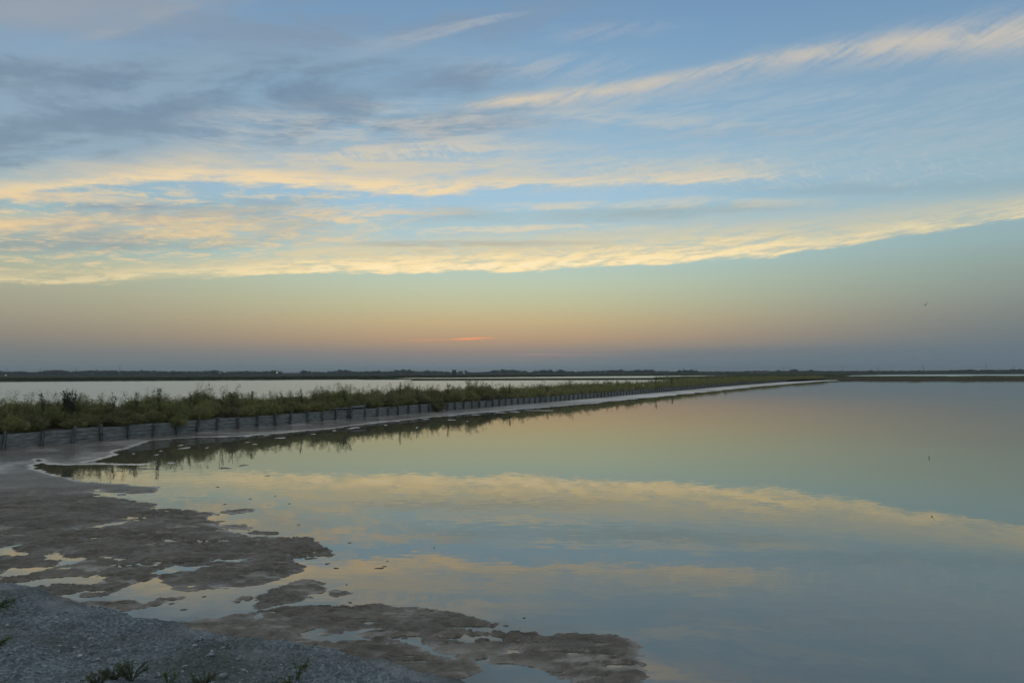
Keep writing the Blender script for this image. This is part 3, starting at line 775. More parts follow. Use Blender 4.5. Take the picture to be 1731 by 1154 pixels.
for X, Y0, D, lab in ((12, 620.5, 1400, 'thin mast above the trees at the far left edge'), (68, 622, 1400, 'short reddish mast between two others at far left'), (129, 621, 1400, 'faint mast left of the tallest left mast'),
                  (203, 616.8, 1250, 'tallest dark mast on the left part of the horizon'), (1155, 620, 1500, 'very faint mast above the round trees right of centre'), (1324, 619, 1500, 'faint mast left of the brown farmhouse'),
                  (1424, 618.5, 1500, 'thin mast at the start of the right hand pans'), (1484, 618.5, 1500, 'faint mast above a low round tree'), (1561, 615.5, 1500, 'tall thin lattice mast in the right part of the horizon'), (1666.5, 612, 1500, 'tallest mast near the right end of the horizon'), (1714, 618, 1500, 'faint mast at the right edge')):
    t_ = atd(X, Y0, D); r = empty('mast', (t_[0], t_[1], 0)); tag(r, lab, 'mast')
    mb = MB(); mb.tube([(0, 0, 0), (0, 0, t_[2])], .55, .3, 5); mb.build('pole', metal, r)
    mb = MB(); mb.box((0, 0, t_[2] * .88), (2.2, .3, .25)); mb.build('crossarm', metal, r)
for X, Y, D, c, st, lab in ((10, 634, 1150, (1, .95, .9), 3, 'white lamp shining below the trees at the far left'), (468.5, 629.5, 1150, (.85, 1, .35), 5, 'yellow green lamp shining in front of the far trees'), (372, 630.5, 1150, (.9, .95, 1), 1.2, 'faint pale lamp among the far trees')):
    t_ = atd(X, Y, D); r = empty('street_lamp', (t_[0], t_[1], 0)); tag(r, lab, 'street lamp')
    zt = max(1.6, t_[2]); mb = MB(); mb.tube([(0, 0, 0), (0, 0, zt - .4)], .1, .08, 5); mb.build('pole', metal, r)
    obj('lamp_head', ico * np.array([.42, .42, .35]) + np.array([0, -.2, zt]), [tuple(f) for f in icf], lampm('lamp glow', c, st), r)

# ------------------------------------------------------------------ bird
bp_ = atd(1564, 516, 62)
bird = bpy.data.objects.new('bird', None); COL.objects.link(bird); bird.location = bp_; bird.rotation_euler = (0, .1, .9); bird.scale = (1.0, 1.0, .85)
tag(bird, 'small dark bird flying with wings raised above the right horizon', 'bird')
me_v = []; secs = [(-.20, .004, .03), (-.14, .02, .02), (-.05, .04, .035), (.04, .045, .04), (.10, .03, .03), (.14, .028, .03), (.17, .018, .02), (.21, .003, .004)]
bz = [0, 0, 0, 0, .01, .02, .02, .015]; bf = []
for i, (xx, ry, rz_) in enumerate(secs):
    for j in range(8): a = j * math.pi / 4; me_v.append((xx, math.cos(a) * ry, math.sin(a) * rz_ + bz[i]))
for i in range(7):
    for j in range(8): bf.append((i * 8 + j, i * 8 + (j + 1) % 8, (i + 1) * 8 + (j + 1) % 8, (i + 1) * 8 + j))
bf += [tuple(range(8))[::-1], tuple(range(56, 64))]
for sg_ in (-1, 1):           # wings grow out of the body, raised
    n = len(me_v)
    st = [(0, .03, 0), (-.01, .11, .13), (-.05, .17, .27), (-.12, .19, .36)]; ch = [.13, .12, .085, .02]
    for (a, b, c), w_ in zip(st, ch):
        me_v += [(a + w_ / 2, sg_ * b, c + .006), (a, sg_ * b, c + .012), (a - w_ / 2, sg_ * b, c), (a, sg_ * b, c - .006)]
    for i in range(3):
        for j in range(4): bf.append((n + i * 4 + j, n + i * 4 + (j + 1) % 4, n + (i + 1) * 4 + (j + 1) % 4, n + (i + 1) * 4 + j))
obj('body', me_v, bf, birdm, bird)

# ------------------------------------------------------------------ bits on the water
for X, Y, hh, lab in ((1570.5, 774, .09, 'lone crooked twig sticking out of the open water at the right'), (1416, 653, .35, 'short thin stake standing in the water near the far dike')):
    p = at(X, Y, 0); r = MB(); r.tube([(0, 0, -.08), (.006, 0, hh * .4), (-.01, 0, hh * .75), (-.002, 0, hh)], .012 if hh < .2 else .03, .006 if hh < .2 else .02, 6)
    r.tube([(-.006, 0, hh * .5), (.02, .0, hh * .62)], .006, .003, 4)
    tag(r.build('twig' if hh < .2 else 'stake', twigm if hh > .2 else clodm, loc=(p[0], p[1], 0)), lab, 'twig' if hh < .2 else 'stake')
def flake(name, X, Y, wpx, hpx, m, label, cat, group, z=.004, th_=.012):
    p = at(X, Y, 0); D = p[1]; rx = wpx / 2 / F * D; ry = hpx / 2 / (F * H / D ** 2) 
    n = 22; v = []; hpx *= .6 if name == 'mud_clod' else 1; th_ = .005 if name == 'mud_clod' else th_; z = .002 if name == 'mud_clod' else z; ph = rng.uniform(0, 6, 4)
    def rr(a): return 1 + .28 * math.sin(2 * a + ph[0]) + .2 * math.sin(3 * a + ph[1]) + .14 * math.sin(5 * a + ph[2]) + .1 * math.sin(9 * a + ph[3])
    for k, (s_, z_) in enumerate(((1, -.02), (.97, z), (.6, z + th_ * .7), (.25, z + th_))):
        for j in range(n):
            a = 6.2832 * j / n; v.append((math.cos(a) * rx * rr(a) * s_, math.sin(a) * ry * rr(a) * s_, z_ + (rng.uniform(-.2, .2) * th_ if k > 1 else 0)))
    v.append((0, 0, z + th_)); f = [(k * n + j, k * n + (j + 1) % n, (k + 1) * n + (j + 1) % n, (k + 1) * n + j) for k in range(3) for j in range(n)]
    f += [(3 * n + j, 3 * n + (j + 1) % n, 4 * n) for j in range(n)]
    o = obj(name, v, f, m, smooth=True, loc=(p[0], p[1], 0)); tag(o, label, cat, group); return o
for X, Y, a, b in ((411, 786.2, 14, 2), (380, 791, 20, 2.2), (453, 804, 7, 1.4), (368, 823, 6, 1.4), (465, 838, 3, 1), (423, 843, 5, 1), (380, 852, 6, 1.2), (489, 851, 4, 1.3), (505, 886.5, 5, 1.2),
                   (591, 917, 5, 1.3), (553, 952.5, 8, 2), (568, 960, 8, 2), (586, 988, 3, 1.4), (592, 1018, 7, 2), (642, 960, 12, 2.5), (650, 957, 6, 1.5), (655, 948, 3, 1.2), (734, 925.5, 3, 1.2), (371, 881, 12, 2.5), (250, 792, 24, 1.6),
                   (886, 1044, 4, 2), (160, 998, 8, 2), (290, 1020, 8, 2), (310, 1030, 10, 2), (345, 1008, 5, 2)):
    flake('mud_clod', X, Y, a, b, clodm, 'small dark clod of mud just breaking the surface of the pale water', 'mud clod', 'mud clods in the water')
for X, Y, a, b in ((306, 752.3, 7, 1.6), (313, 757, 14, 2.4), (265, 768.5, 5, 1.4), (226, 766.5, 4, 1), (289, 782.3, 14, 2), (350, 756.5, 5, 1.3), (272, 762, 4, 1), (419, 737, 14, 1.6), (475, 740, 13, 2.2), (450, 735.5, 9, 1.2), (501, 725.5, 26, 4.5), (513, 722, 12, 2),
                   (598, 723, 16, 2.6), (418.5, 747, 4, 1.6), (431, 750.5, 7, 1.2), (545, 722.5, 16, 2), (530, 733.5, 8, 1), (565, 727.5, 6, 1.5), (620, 714.5, 26, 1.6), (645, 713, 20, 1.6), (590, 718, 16, 1.8), (700, 704.5, 30, 1.2), (760, 702, 26, 1), (705, 722.5, 4, 2.2),
                   (763, 709.5, 12, 1.4), (803, 700.7, 12, 1.4), (720, 708, 9, 1.2), (740, 703.5, 14, 1.2), (652, 718.5, 6, 1), (672, 711.5, 9, 1.2), (845, 697, 20, 1.2), (915, 693.6, 40, 1), (870, 696, 20, 1), (790, 712, 3, 1.2)):
    flake('foam_patch', X, Y, a, b, foamm, 'small white fleck of salt foam floating near the plank wall', 'salt foam', 'salt foam flecks by the wall', .003, .01)

# ------------------------------------------------------------------ sprigs in the foreground
def sprig(name, X, Y, hpx, nst, spread, lm, label, lean=(0, 0), ls=.022, nl=60, cat='plant'):
    # march the survey ray down onto the bank
    v = ray(X, Y); v = v / np.linalg.norm(v); t = 1.0
    while t < 40:
        q = np.array([0, 0, H]) + v * t
        if q[2] < bank_z(q[0], q[1]): break
        t += .02
    hh = hpx / F * q[1]; r = empty(name, tuple(q)); tag(r, label, cat)
    mb = MB(); Ps, Ds = [], []
    for i in range(nst):
        a = random.uniform(0, 6.28); e = np.array([math.cos(a) * spread * hh + lean[0] * hh, math.sin(a) * spread * hh * .6 + lean[1] * hh, hh * random.uniform(.55, 1)])
        mi = e * .5 + np.array([-lean[0] * hh * .1, 0, hh * .1]) + rng.normal(size=3) * .01
        mb.tube([(0, 0, -.01), mi, e], .003, .0012, 4)
        for k in range(2 if nst < 12 else 1):      # side shoots
            t0 = random.uniform(.35, .8); b = (1 - t0) ** 2 * 0 + 2 * t0 * (1 - t0) * mi + t0 ** 2 * e; e2 = b + (e - b) * .5 + rng.normal(size=3) * hh * .13
            mb.tube([b, (b + e2) / 2, e2], .002, .001, 3)
            tt_ = rng.random(nl // 3); Ps.append(b + (e2 - b) * tt_[:, None]); D_ = (e2 - b) / np.linalg.norm(e2 - b); Dd = rng.normal(size=(nl // 3, 3)) * .6 + D_; Ds.append(Dd)
        t_ = rng.uniform(.15, 1, nl); Ps.append(2 * (t_ * (1 - t_))[:, None] * mi + (t_ ** 2)[:, None] * e)
        D_ = e / np.linalg.norm(e); Ds.append(rng.normal(size=(nl, 3)) * .55 + D_)
    P = np.concatenate(Ps); Dd = np.concatenate(Ds); Dd /= np.linalg.norm(Dd, axis=1)[:, None]; L = ls * rng.uniform(.6, 1.4, len(P)); V, Fq = leafquads(P, Dd, L, L * .28)
    obj('leaves', V, Fq, lm, r); mb.build('stems', stemm, r); return r
sprig('seedling', 502, 1150, 48, 5, .28, sprigm, 'small upright green sprig near the lower edge of the gravel bank', (.15, 0), .02, 34)
sprig('seedling', 222, 1152, 34, 20, .8, sprigd, 'dark green bushy sprig clump at the bottom of the gravel bank', (.0, 0), .02, 60)
sprig('seedling', 195, 1148, 20, 16, 1.1, sprigd, 'low spreading dark weed left of the bushy sprig clump', (-.2, 0), .02, 60)
sprig('seedling', -28, 1042, 34, 7, .3, sprigm, 'yellow green sprig leaning in from the left edge', (1.5, 0), .022, 60)
sprig('seedling', -25, 1105, 30, 6, .3, sprigm, 'blurred yellow sprig low at the left edge', (1.3, 0), .022, 50)
sprig('seedling', -12, 985, 42, 3, .2, sprigd, 'dark twig tip standing at the left edge above the mud pools', (.2, 0), .03, 30)
sprig('seedling', 285, 1160, 30, 5, .5, sprigm, 'short green grassy tuft at the bottom right of the dark sprigs', (.2, 0), .02, 30)
sprig('seedling', 345, 1160, 22, 20, .9, sprigd, 'low dark tuft at the bottom edge of the picture on gravel', (.0, 0), .018, 40)
sprig('seedling', 168, 1160, 22, 20, 1.0, sprigd, 'reddish low weed at the bottom edge left of the dark clump', (.0, 0), .018, 40)
sprig('seedling', 490, 1165, 30, 4, .4, sprigm, 'thin blade like shoot left of the small upright sprig', (-.2, 0), .02, 24)

# ------------------------------------------------------------------ sky
wd = bpy.data.worlds.new('World'); S.world = wd; wd.use_nodes = True
nt = wd.node_tree; Lk = nt.links
for n_ in list(nt.nodes): nt.nodes.remove(n_)
tc = N(nt, 'ShaderNodeTexCoord'); sx = N(nt, 'ShaderNodeSeparateXYZ'); Lk.new(tc.outputs['Generated'], sx.inputs[0])
dx, dy, dz = sx.outputs
M_ = lambda op, a, b=None, c=False: math_(nt, op, a, b, c)
r_ = M_('SQRT', M_('ADD', M_('MULTIPLY', dx, dx), M_('MULTIPLY', dy, dy)))
w = M_('DIVIDE', dz, M_('MAXIMUM', r_, .02))
azn = M_('ARCTAN2', dx, dy)
AR = math.radians(100)
a_ = M_('ADD', M_('DIVIDE', azn, AR), .5)
WS = .62
def dirpx(X, Y):
    v = ray(X, Y); return math.atan2(v[0], v[1]) / AR + .5, v[2] / math.hypot(v[0], v[1])
cv = N(nt, 'ShaderNodeCombineXYZ'); Lk.new(azn, cv.inputs[0]); Lk.new(w, cv.inputs[1])
def mapn(sc, rot, scale, det, rough, dist=0, src=None, off=(0, 0, 0)):
    mp = N(nt, 'ShaderNodeMapping'); mp.inputs['Scale'].default_value = sc; mp.inputs['Location'].default_value = off
    mr = N(nt, 'ShaderNodeMapping'); mr.inputs['Rotation'].default_value = (0, 0, rot)
    Lk.new(src or cv.outputs[0], mr.inputs[0]); Lk.new(mr.outputs[0], mp.inputs[0])
    n_ = noise(nt, mp.outputs[0], scale, det, rough); n_.inputs['Distortion'].default_value = dist; return n_.outputs[0]
# cloud-layer plane coordinates
zc = M_('ADD', M_('MAXIMUM', w, 0), .06)
cp = N(nt, 'ShaderNodeCombineXYZ'); Lk.new(M_('DIVIDE', M_('SINE', azn), zc), cp.inputs[0]); Lk.new(M_('DIVIDE', M_('COSINE', azn), zc), cp.inputs[1])
nW = mapn((5, 26, 1), 0, 1, 8, .66)                    # edge warp
nA = mapn((8, 60, 1), -.06, 1, 9, .70, .5)              # fibres
nF = mapn((24, 130, 1), -.08, 1, 8, .68, .4, None, (2, 7, 0))
nA = M_('ADD', M_('MULTIPLY', nA, .62), M_('MULTIPLY', nF, .38))
nB = mapn((4.5, 15, 1), -.18, 1, 7, .62, .3, None, (5, 3, 0))   # broad patches
nC = mapn((50, 150, 1), .7, 1, 6, .66, .8)                # ripples across
nG = M_('ADD', M_('MULTIPLY', mapn((9, 46, 1), -.34, 1, 8, .68, .5, None, (4, 1, 0)), .85), M_('MULTIPLY', nC, .15))
nP = mapn((.9, 2.2, 1), .35, 1.1, 6, .6, .3, cp.outputs[0])

base_w = [0, .01, .03, .05, .075, .10, .13, .16, .20, .26, .33, .42, .52, .62]
def baser(cols): return ramp(nt, [(ww / WS * .9999, s2l(c)) for ww, c in zip(base_w, cols)], M_('DIVIDE', w, WS, True))
Lf = baser([(102, 120, 125), (106, 121, 126), (118, 124, 125), (138, 134, 124), (153, 150, 132), (162, 163, 142), (166, 174, 154), (160, 180, 173), (154, 181, 186), (147, 175, 191), (137, 167, 190), (127, 159, 187), (118, 149, 180), (110, 140, 170)])
Ce = baser([(100, 125, 132), (103, 126, 134), (128, 130, 129), (171, 148, 122), (187, 170, 131), (186, 186, 150), (183, 196, 172), (173, 198, 192), (164, 197, 206), (156, 191, 213), (145, 181, 204), (130, 168, 196), (117, 154, 188), (109, 142, 176)])
Ri = baser([(90, 112, 123), (92, 114, 124), (96, 116, 126), (104, 120, 127), (118, 130, 131), (129, 144, 141), (136, 157, 153), (142, 169, 172), (144, 176, 188), (143, 174, 190), (133, 166, 187), (120, 154, 184), (109, 143, 178), (101, 132, 168)])
Bk = baser([(128, 130, 136), (136, 136, 142), (146, 144, 146), (154, 150, 150), (160, 158, 158), (162, 162, 164), (162, 164, 168), (162, 166, 171), (160, 166, 173), (158, 166, 174), (156, 165, 175), (156, 164, 175), (156, 164, 175), (156, 164, 175)])
def mr(v, a, b, c=0, d=1, st='SMOOTHSTEP'):
    n_ = N(nt, 'ShaderNodeMapRange', interpolation_type=st, clamp=True) if st == 'LINEAR' else N(nt, 'ShaderNodeMapRange', interpolation_type=st)
    for i, q in enumerate((v, a, b, c, d)):
        if hasattr(q, 'links'): Lk.new(q, n_.inputs[i])
        else: n_.inputs[i].default_value = q
    return n_.outputs[0]
col = mix(nt, mr(a_, .10, .47), Lf, Ce)
col = mix(nt, mr(a_, .50, .93), col, Ri)
col = mix(nt, mr(M_('ABSOLUTE', azn), 1.0, 2.2), col, Bk)
# loose cloud all round, mostly outside the picture
gm = M_('MULTIPLY', mr(nP, .48, .72), mr(w, .12, .5))
gm = M_('MULTIPLY', gm, M_('ADD', M_('MULTIPLY', mr(w, .5, .8), .4), M_('MULTIPLY', mr(M_('ABSOLUTE', azn), .75, 1.1), .4), True))
col = mix(nt, mr(w, .60, 1.0), col, s2l((176, 178, 182)))
col = mix(nt, gm, col, s2l((176, 176, 178)))
simple_col = col
amb = mr(w, .02, .2)

wW = M_('SUBTRACT', M_('ADD', M_('MULTIPLY', nW, .6), M_('MULTIPLY', nF, .4)), .5)
def band(low, up, al, color, warp=.02, slo=.25, shi=.5, tex=None, texr=(.35, .6), texmin=.0):
    """low/up: polylines (X, Y) of the lower and upper edge; al: (X, alpha)"""
    global col
    Xs = sorted(set([p[0] for p in low] + [p[0] for p in up] + [p[0] for p in al]))
    st = []
    f = lambda pl, X: float(np.interp(X, [p[0] for p in pl], [p[1] for p in pl]))
    for X in Xs:
        a1, w1 = dirpx(X, f(low, X)); _, w2 = dirpx(X, f(up, X)); st.append((a1, (w1 / WS, w2 / WS, f(al, X))))
    st = [(max(0, st[0][0] - .03), (*st[0][1][:2], 0))] + st + [(min(1, st[-1][0] + .03), (*st[-1][1][:2], 0))]
    rp = ramp(nt, st, a_)
    sp_ = N(nt, 'ShaderNodeSeparateColor'); Lk.new(rp, sp_.inputs[0]); lo, hi, alp = sp_.outputs
    ww = M_('DIVIDE', M_('ADD', w, M_('MULTIPLY', wW, warp)), WS)
    q = M_('DIVIDE', M_('SUBTRACT', ww, lo), M_('MAXIMUM', M_('SUBTRACT', hi, lo), .002))
    k = M_('MULTIPLY', mr(q, 0, slo), M_('SUBTRACT', 1, mr(q, 1 - shi, 1)))
    k = M_('MULTIPLY', k, alp)
    if tex is not None: k = M_('MULTIPLY', k, mr(tex, texr[0], texr[1], texmin, 1))
    col = mix(nt, k, col, s2l(color))

LIT = (238, 206, 158); LIT2 = (222, 202, 166); HOT = (255, 229, 174)
# grey-blue layers over the upper left and centre
band([(-60, 330), (400, 300), (850, 280), (1100, 220)], [(-60, 40), (400, 20), (850, 40), (1100, 60)], [(-60, .55), (500, .5), (850, .35), (1100, 0)], (146, 163, 176), .10, .25, .3, nP, (.36, .60), .3)
band([(-60, 300), (400, 270), (800, 240), (980, 200)], [(-60, 70), (400, 70), (800, 90), (980, 110)], [(-60, .95), (500, .85), (800, .7), (980, 0)], (119, 141, 161), .09, .15, .2, nB, (.40, .60), .08)
band([(-60, 90), (500, 100), (900, 90), (1150, 80)], [(-60, -60), (500, -60), (900, -60), (1150, -60)], [(-60, .6), (200, .5), (500, .8), (800, .65), (1000, .3), (1150, 0)], (128, 146, 166), .10, .3, .05, nB, (.38, .60), .1)
band([(-60, 90), (300, 70), (480, 20)], [(-60, -50), (300, -50), (480, -50)], [(-60, .75), (250, .6), (480, 0)], (156, 160, 166), .07, .5, .1, nP, (.30, .60), .3)
band([(60, 205), (350, 215), (600, 185)], [(60, 105), (350, 100), (600, 115)], [(60, 0), (200, .75), (480, .7), (600, 0)], (112, 137, 161), .10, .4, .4, nB, (.36, .56), .1)
band([(620, 178), (700, 176), (860, 160)], [(620, 130), (700, 116), (860, 118)], [(620, 0), (700, .7), (800, .8), (860, 0)], (122, 145, 168), .04, .4, .3, nA, (.36, .54), .3)
band([(630, 232), (760, 226), (980, 214)], [(630, 200), (760, 186), (980, 198)], [(630, 0), (720, .7), (860, .6), (980, 0)], (134, 152, 168), .04, .4, .4, nA, (.36, .54), .3)
band([(1000, 240), (1350, 236), (1580, 225)], [(1000, 205), (1350, 203), (1580, 205)], [(1000, 0), (1300, .35), (1580, 0)], (136, 160, 180), .03, .4, .4, nA, (.36, .56), .2)
band([(1150, 338), (1731, 335)], [(1150, 300), (1731, 290)], [(1150, 0), (1450, .45), (1731, .35)], (134, 160, 172), .04, .4, .5, nA, (.36, .56), .3)
band([(850, 384), (1150, 374), (1420, 352)], [(850, 350), (1150, 343), (1420, 333)], [(850, 0), (1050, .8), (1250, .7), (1420, 0)], (142, 166, 172), .03, .4, .4, nA, (.36, .56), .3)
band([(-60, 440), (120, 436), (350, 428), (560, 420)], [(-60, 388), (120, 385), (350, 392), (560, 396)], [(-60, .85), (200, .8), (560, 0)], (148, 160, 156), .05, .35, .4, nA, (.36, .54), .3)
# soft pale veils
band([(250, 290), (600, 285), (950, 280)], [(250, 160), (600, 150), (950, 160)], [(250, .0), (420, .55), (800, .6), (950, 0)], (196, 194, 186), .09, .3, .4, nA, (.43, .60), .05)
band([(700, 345), (1300, 330), (1800, 320)], [(700, 245), (1300, 225), (1800, 195)], [(700, .1), (900, .45), (1250, .45), (1550, .3), (1800, .15)], (184, 194, 192), .07, .3, .45, nA, (.40, .60), .2)
band([(900, 345), (1300, 330), (1731, 320)], [(900, 255), (1300, 240), (1731, 215)], [(900, .1), (1100, .35), (1300, .35), (1600, .2), (1731, .1)], (206, 204, 194), .06, .3, .5, nC, (.50, .68), 0)
band([(420, 305), (600, 305), (900, 295), (1150, 290)], [(420, 240), (700, 215), (900, 220), (1150, 250)], [(420, 0), (600, .65), (850, .55), (1150, 0)], (214, 200, 174), .07, .3, .5, nA, (.40, .60), .15)
band([(450, 285), (600, 280), (800, 270), (950, 262)], [(450, 245), (600, 240), (800, 235), (950, 235)], [(450, 0), (600, .4), (800, .35), (950, 0)], (216, 206, 186), .05, .3, .5, nC, (.46, .62), 0)
band([(700, 425), (1200, 412), (1731, 350)], [(700, 335), (1200, 322), (1731, 298)], [(700, .25), (1000, .5), (1500, .4), (1731, .3)], (180, 188, 182), .05, .3, .6, nA, (.32, .58), .2)
band([(850, 300), (1200, 280), (1731, 260)], [(850, 110), (1200, 120), (1731, 90)], [(850, .3), (1100, .4), (1450, .4), (1731, .35)], (176, 187, 194), .09, .3, .35, nA, (.40, .62), .1)
# upper cirrus
band([(90, 100), (220, 60), (380, 5)], [(90, 55), (220, 18), (380, -40)], [(90, 0), (200, .35), (380, .3)], (178, 174, 170), .03, .4, .5, nG, (.38, .6), .2)
band([(560, 120), (700, 84), (800, 50), (910, 22)], [(560, 62), (700, 44), (800, 28), (910, 12)], [(560, 0), (690, .42), (830, .5), (910, 0)], (180, 184, 186), .018, .4, .4, nG, (.38, .55), .4)
band([(740, 140), (950, 150), (1150, 125)], [(740, 78), (950, 82), (1150, 62)], [(740, 0), (900, .5), (1150, 0)], (182, 184, 188), .06, .4, .5, nG, (.40, .6), .05)
band([(900, 85), (1050, 76), (1200, 55)], [(900, 30), (1050, 28), (1200, 15)], [(900, 0), (1010, .45), (1200, 0)], (170, 178, 188), .05, .4, .5, nG, (.40, .6), .05)
band([(700, 202), (860, 190), (950, 200), (1000, 204), (1100, 190), (1250, 160), (1400, 138), (1500, 130), (1600, 130), (1800, 138)],
     [(700, 178), (860, 152), (1000, 126), (1100, 110), (1200, 92), (1300, 68), (1450, 40), (1600, 10), (1800, -35)],
     [(700, 0), (850, .65), (1000, .65), (1200, .5), (1500, .65), (1800, .65)], (186, 185, 182), .04, .45, .5, nG, (.34, .58), .15)
band([(740, 192), (860, 183), (950, 184), (1050, 170), (1200, 134), (1330, 112), (1480, 102), (1600, 98), (1800, 96)],
     [(740, 178), (860, 156), (950, 144), (1050, 130), (1200, 102), (1330, 76), (1480, 54), (1600, 30), (1800, -5)],
     [(740, 0), (870, .75), (1000, .6), (1200, .38), (1500, .45), (1800, .4)], (222, 203, 174), .022, .5, .5, nG, (.36, .60), .2)
band([(870, 192), (1050, 218), (1200, 228), (1420, 232)], [(870, 172), (1050, 178), (1200, 190), (1420, 212)], [(870, 0), (960, .5), (1150, .45), (1420, 0)], (192, 192, 186), .035, .35, .5, nA, (.36, .58), .15)
# middle lit bands
band([(-60, 346), (100, 328), (200, 316), (330, 308), (430, 317), (520, 325), (700, 334), (830, 325), (900, 316), (1100, 318), (1250, 312), (1420, 298)],
     [(-60, 280), (100, 255), (250, 236), (400, 230), (600, 240), (700, 246), (860, 262), (950, 268), (1100, 252), (1420, 258)],
     [(-60, .6), (250, .8), (450, .8), (700, .8), (850, .65), (1000, .5), (1200, .5), (1420, 0)], LIT2, .055, .25, .75, nA, (.34, .58), .3)
band([(-60, 344), (150, 316), (330, 307), (430, 315), (520, 323), (700, 333), (830, 324), (900, 315), (1050, 316), (1200, 312), (1420, 292)],
     [(-60, 312), (150, 286), (330, 274), (430, 278), (520, 286), (700, 294), (830, 296), (900, 296), (1050, 292), (1200, 284), (1420, 280)],
     [(-60, .4), (150, .65), (450, .8), (700, .9), (830, .6), (950, .4), (1200, .4), (1420, 0)], (244, 216, 168), .032, .3, .65, nA, (.36, .56), .2)
band([(-60, 338), (150, 346), (320, 352)], [(-60, 316), (150, 324), (320, 336)], [(-60, .7), (180, .65), (320, 0)], LIT, .02, .3, .4, nA, (.36, .52), .2)
band([(-60, 408), (100, 410), (200, 412), (350, 422), (520, 430), (700, 420)], [(-60, 350), (100, 346), (250, 343), (400, 340), (550, 343), (700, 352)],
     [(-60, .85), (200, .85), (400, .8), (560, .45), (700, 0)], (214, 192, 152), .06, .3, .5, nA, (.38, .54), .25)
band([(-60, 400), (150, 398), (300, 380), (500, 374), (850, 364)], [(-60, 370), (150, 360), (300, 350), (500, 346), (850, 348)],
     [(-60, .75), (250, .8), (500, .7), (780, .5), (850, 0)], (240, 206, 154), .045, .3, .5, nA, (.39, .54), .08)
band([(70, 364), (180, 364), (320, 360)], [(70, 340), (180, 338), (320, 340)], [(70, 0), (150, .7), (260, .7), (320, 0)], (138, 152, 164), .025, .4, .4, nA, (.38, .52), .2)
band([(620, 387), (760, 382), (900, 386)], [(620, 350), (760, 343), (900, 348)], [(620, 0), (800, .6), (900, 0)], (150, 168, 172), .04, .4, .4, nA, (.38, .54), .2)
band([(780, 358), (920, 358), (1010, 355), (1200, 358), (1450, 350)], [(780, 336), (920, 338), (1010, 334), (1200, 328), (1450, 330)], [(780, 0), (930, .7), (1040, .4), (1250, .45), (1450, 0)], (222, 206, 174), .03, .35, .45, nA, (.40, .56), .05)
band([(680, 398), (850, 396), (1000, 394), (1150, 392)], [(680, 384), (850, 380), (1000, 372), (1150, 374)], [(680, 0), (780, .65), (1000, .55), (1150, 0)], (232, 212, 174), .022, .35, .4, nA, (.40, .55), .1)
band([(-60, 472), (200, 472), (420, 458), (620, 445), (800, 425)], [(-60, 300), (200, 290), (500, 300), (800, 320)], [(-60, .7), (300, .65), (600, .5), (800, 0)], (234, 205, 158), .06, .15, .2, nF, (.46, .64), 0)
band([(-60, 445), (300, 436), (620, 425), (850, 412)], [(-60, 325), (200, 325), (500, 325), (850, 335)], [(-60, .65), (300, .65), (600, .45), (850, 0)], (146, 161, 166), .06, .15, .2, nB, (.46, .64), 0)
# the low main band
band([(-60, 486), (100, 483), (240, 478), (330, 472), (420, 466), (520, 460), (660, 465), (760, 460), (880, 461), (1000, 456), (1100, 451), (1200, 443), (1300, 435), (1400, 425), (1500, 409), (1600, 389), (1731, 366), (1850, 350)],
     [(-60, 440), (200, 434), (420, 420), (520, 404), (700, 390), (900, 380), (1100, 368), (1300, 355), (1500, 338), (1731, 322), (1850, 315)],
     [(-60, .3), (200, .4), (400, .6), (520, .85), (900, .88), (1300, .7), (1500, .55), (1731, .5), (1850, .4)], (222, 203, 160), .045, .14, .55, nA, (.33, .55), .3)
band([(-60, 484), (200, 476), (330, 471), (420, 464), (520, 458), (660, 464), (760, 459), (880, 461), (1000, 454), (1100, 450), (1200, 442), (1300, 434), (1400, 424), (1500, 405), (1600, 385), (1731, 363), (1850, 350)],
     [(-60, 462), (200, 452), (420, 440), (520, 428), (660, 424), (880, 414), (1000, 410), (1100, 400), (1200, 392), (1300, 386), (1400, 380), (1500, 370), (1600, 356), (1731, 340), (1850, 335)],
     [(-60, .4), (200, .45), (420, .6), (600, .85), (1000, .92), (1200, .78), (1400, .6), (1600, .5), (1850, .3)], HOT, .045, .12, .6, nA, (.42, .57), .05)
band([(560, 420), (700, 419), (900, 418), (1100, 414)], [(560, 407), (700, 404), (900, 404), (1100, 404)], [(560, 0), (680, .6), (900, .5), (1100, 0)], (168, 164, 150), .022, .4, .4, nA, (.38, .52), .2)
band([(560, 458), (1000, 450), (1400, 422)], [(560, 446), (1000, 434), (1400, 406)], [(560, .6), (1000, .55), (1400, 0)], (255, 236, 194), .03, .3, .4, nF, (.45, .58), 0)
band([(480, 452), (800, 430), (1100, 424), (1400, 402), (1700, 358)], [(480, 430), (800, 415), (1100, 408), (1400, 388), (1700, 346)], [(480, .0), (700, .5), (1300, .4), (1700, .0)], (178, 182, 164), .03, .4, .4, nF, (.5, .62), 0)
# dim bank low on the right, thin fiery streaks at the glow
band([(880, 640), (1100, 640), (1850, 640)], [(880, 600), (1100, 584), (1400, 576), (1850, 572)], [(880, 0), (1150, .4), (1850, .4)], (97, 115, 128), .006, .01, .4)
band([(712, 577.5), (760, 575.8), (800, 574.4), (840, 573)], [(712, 572), (760, 571.5), (800, 569), (840, 569)], [(712, .2), (735, .5), (755, .12), (775, .9), (825, .85), (840, 0)], (246, 150, 112), .006, .4, .5, nF, (.36, .56), .25)
band([(860, 601), (1000, 602), (1100, 603)], [(860, 596.5), (1000, 597), (1100, 599)], [(860, .1), (905, .5), (960, .3), (1100, 0)], (168, 136, 134), .004, .4, .4)
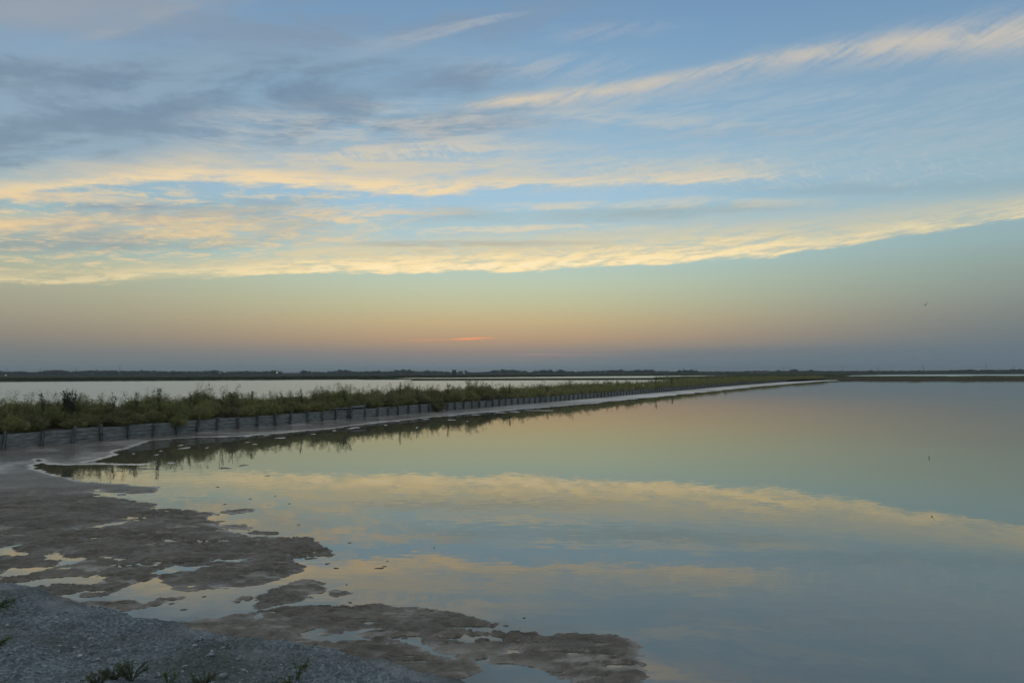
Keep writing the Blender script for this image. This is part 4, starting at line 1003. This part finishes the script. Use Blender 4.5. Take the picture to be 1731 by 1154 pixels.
# evening daylight sky underneath
sky = N(nt, 'ShaderNodeTexSky', sky_type='NISHITA'); sky.sun_disc = False; sky.sun_elevation = math.radians(-1.5); sky.sun_rotation = math.radians(-3.5)
sky.altitude = 0; sky.air_density = 1; sky.dust_density = 1.5
b1 = N(nt, 'ShaderNodeBackground'); Lk.new(col, b1.inputs[0]); b1.inputs[1].default_value = 1.0
b2 = N(nt, 'ShaderNodeBackground'); Lk.new(sky.outputs[0], b2.inputs[0]); b2.inputs[1].default_value = .05
b0 = N(nt, 'ShaderNodeBackground'); Lk.new(simple_col, b0.inputs[0])
inside = M_('MULTIPLY', M_('LESS_THAN', M_('ABSOLUTE', azn), .8726), M_('LESS_THAN', w, .64))
ms = N(nt, 'ShaderNodeMixShader'); Lk.new(inside, ms.inputs[0]); Lk.new(b0.outputs[0], ms.inputs[1]); Lk.new(b1.outputs[0], ms.inputs[2])
ad = N(nt, 'ShaderNodeAddShader'); Lk.new(ms.outputs[0], ad.inputs[0]); Lk.new(b2.outputs[0], ad.inputs[1])
wo = N(nt, 'ShaderNodeOutputWorld'); Lk.new(ad.outputs[0], wo.inputs[0])
wd.cycles.sampling_method = 'MANUAL'; wd.cycles.sample_map_resolution = 512

# the sun has just gone under the horizon
sl = bpy.data.lights.new('sun', 'SUN'); sl.energy = .5; sl.angle = math.radians(.5); sl.color = (1, .75, .5)
so = bpy.data.objects.new('sun', sl); COL.objects.link(so)
e_, z_ = math.radians(-1.5), math.radians(-3.5)
dvec = Vector((math.sin(z_) * math.cos(e_), math.cos(z_) * math.cos(e_), math.sin(e_)))
so.rotation_euler = (-dvec).to_track_quat('-Z', 'Y').to_euler(); so.location = (0, 0, 50)

# ------------------------------------------------------------------ haze
hz, hnt, hb = mat('haze'); hnt.nodes.remove(hb)
pv = N(hnt, 'ShaderNodeVolumePrincipled'); pv.inputs['Color'].default_value = (.62, .70, .76, 1); pv.inputs['Density'].default_value = .00019
hnt.links.new(pv.outputs[0], hnt.nodes['Material Output'].inputs['Volume'])
hb_ = MB(); hb_.box((0, 1500, 14), (12200, 9200, 31)); tag(hb_.build('haze', hz), 'thin evening haze over the pans', 'haze', kind='stuff')

# ------------------------------------------------------------------ render settings
c_ = S.cycles
c_.max_bounces = 5; c_.diffuse_bounces = 2; c_.glossy_bounces = 3; c_.transparent_max_bounces = 8; c_.volume_bounces = 1
c_.use_denoising = True; c_.sample_clamp_indirect = 4
S.view_settings.view_transform = 'Standard'; S.view_settings.look = 'None'; S.view_settings.exposure = 0; S.view_settings.gamma = 1
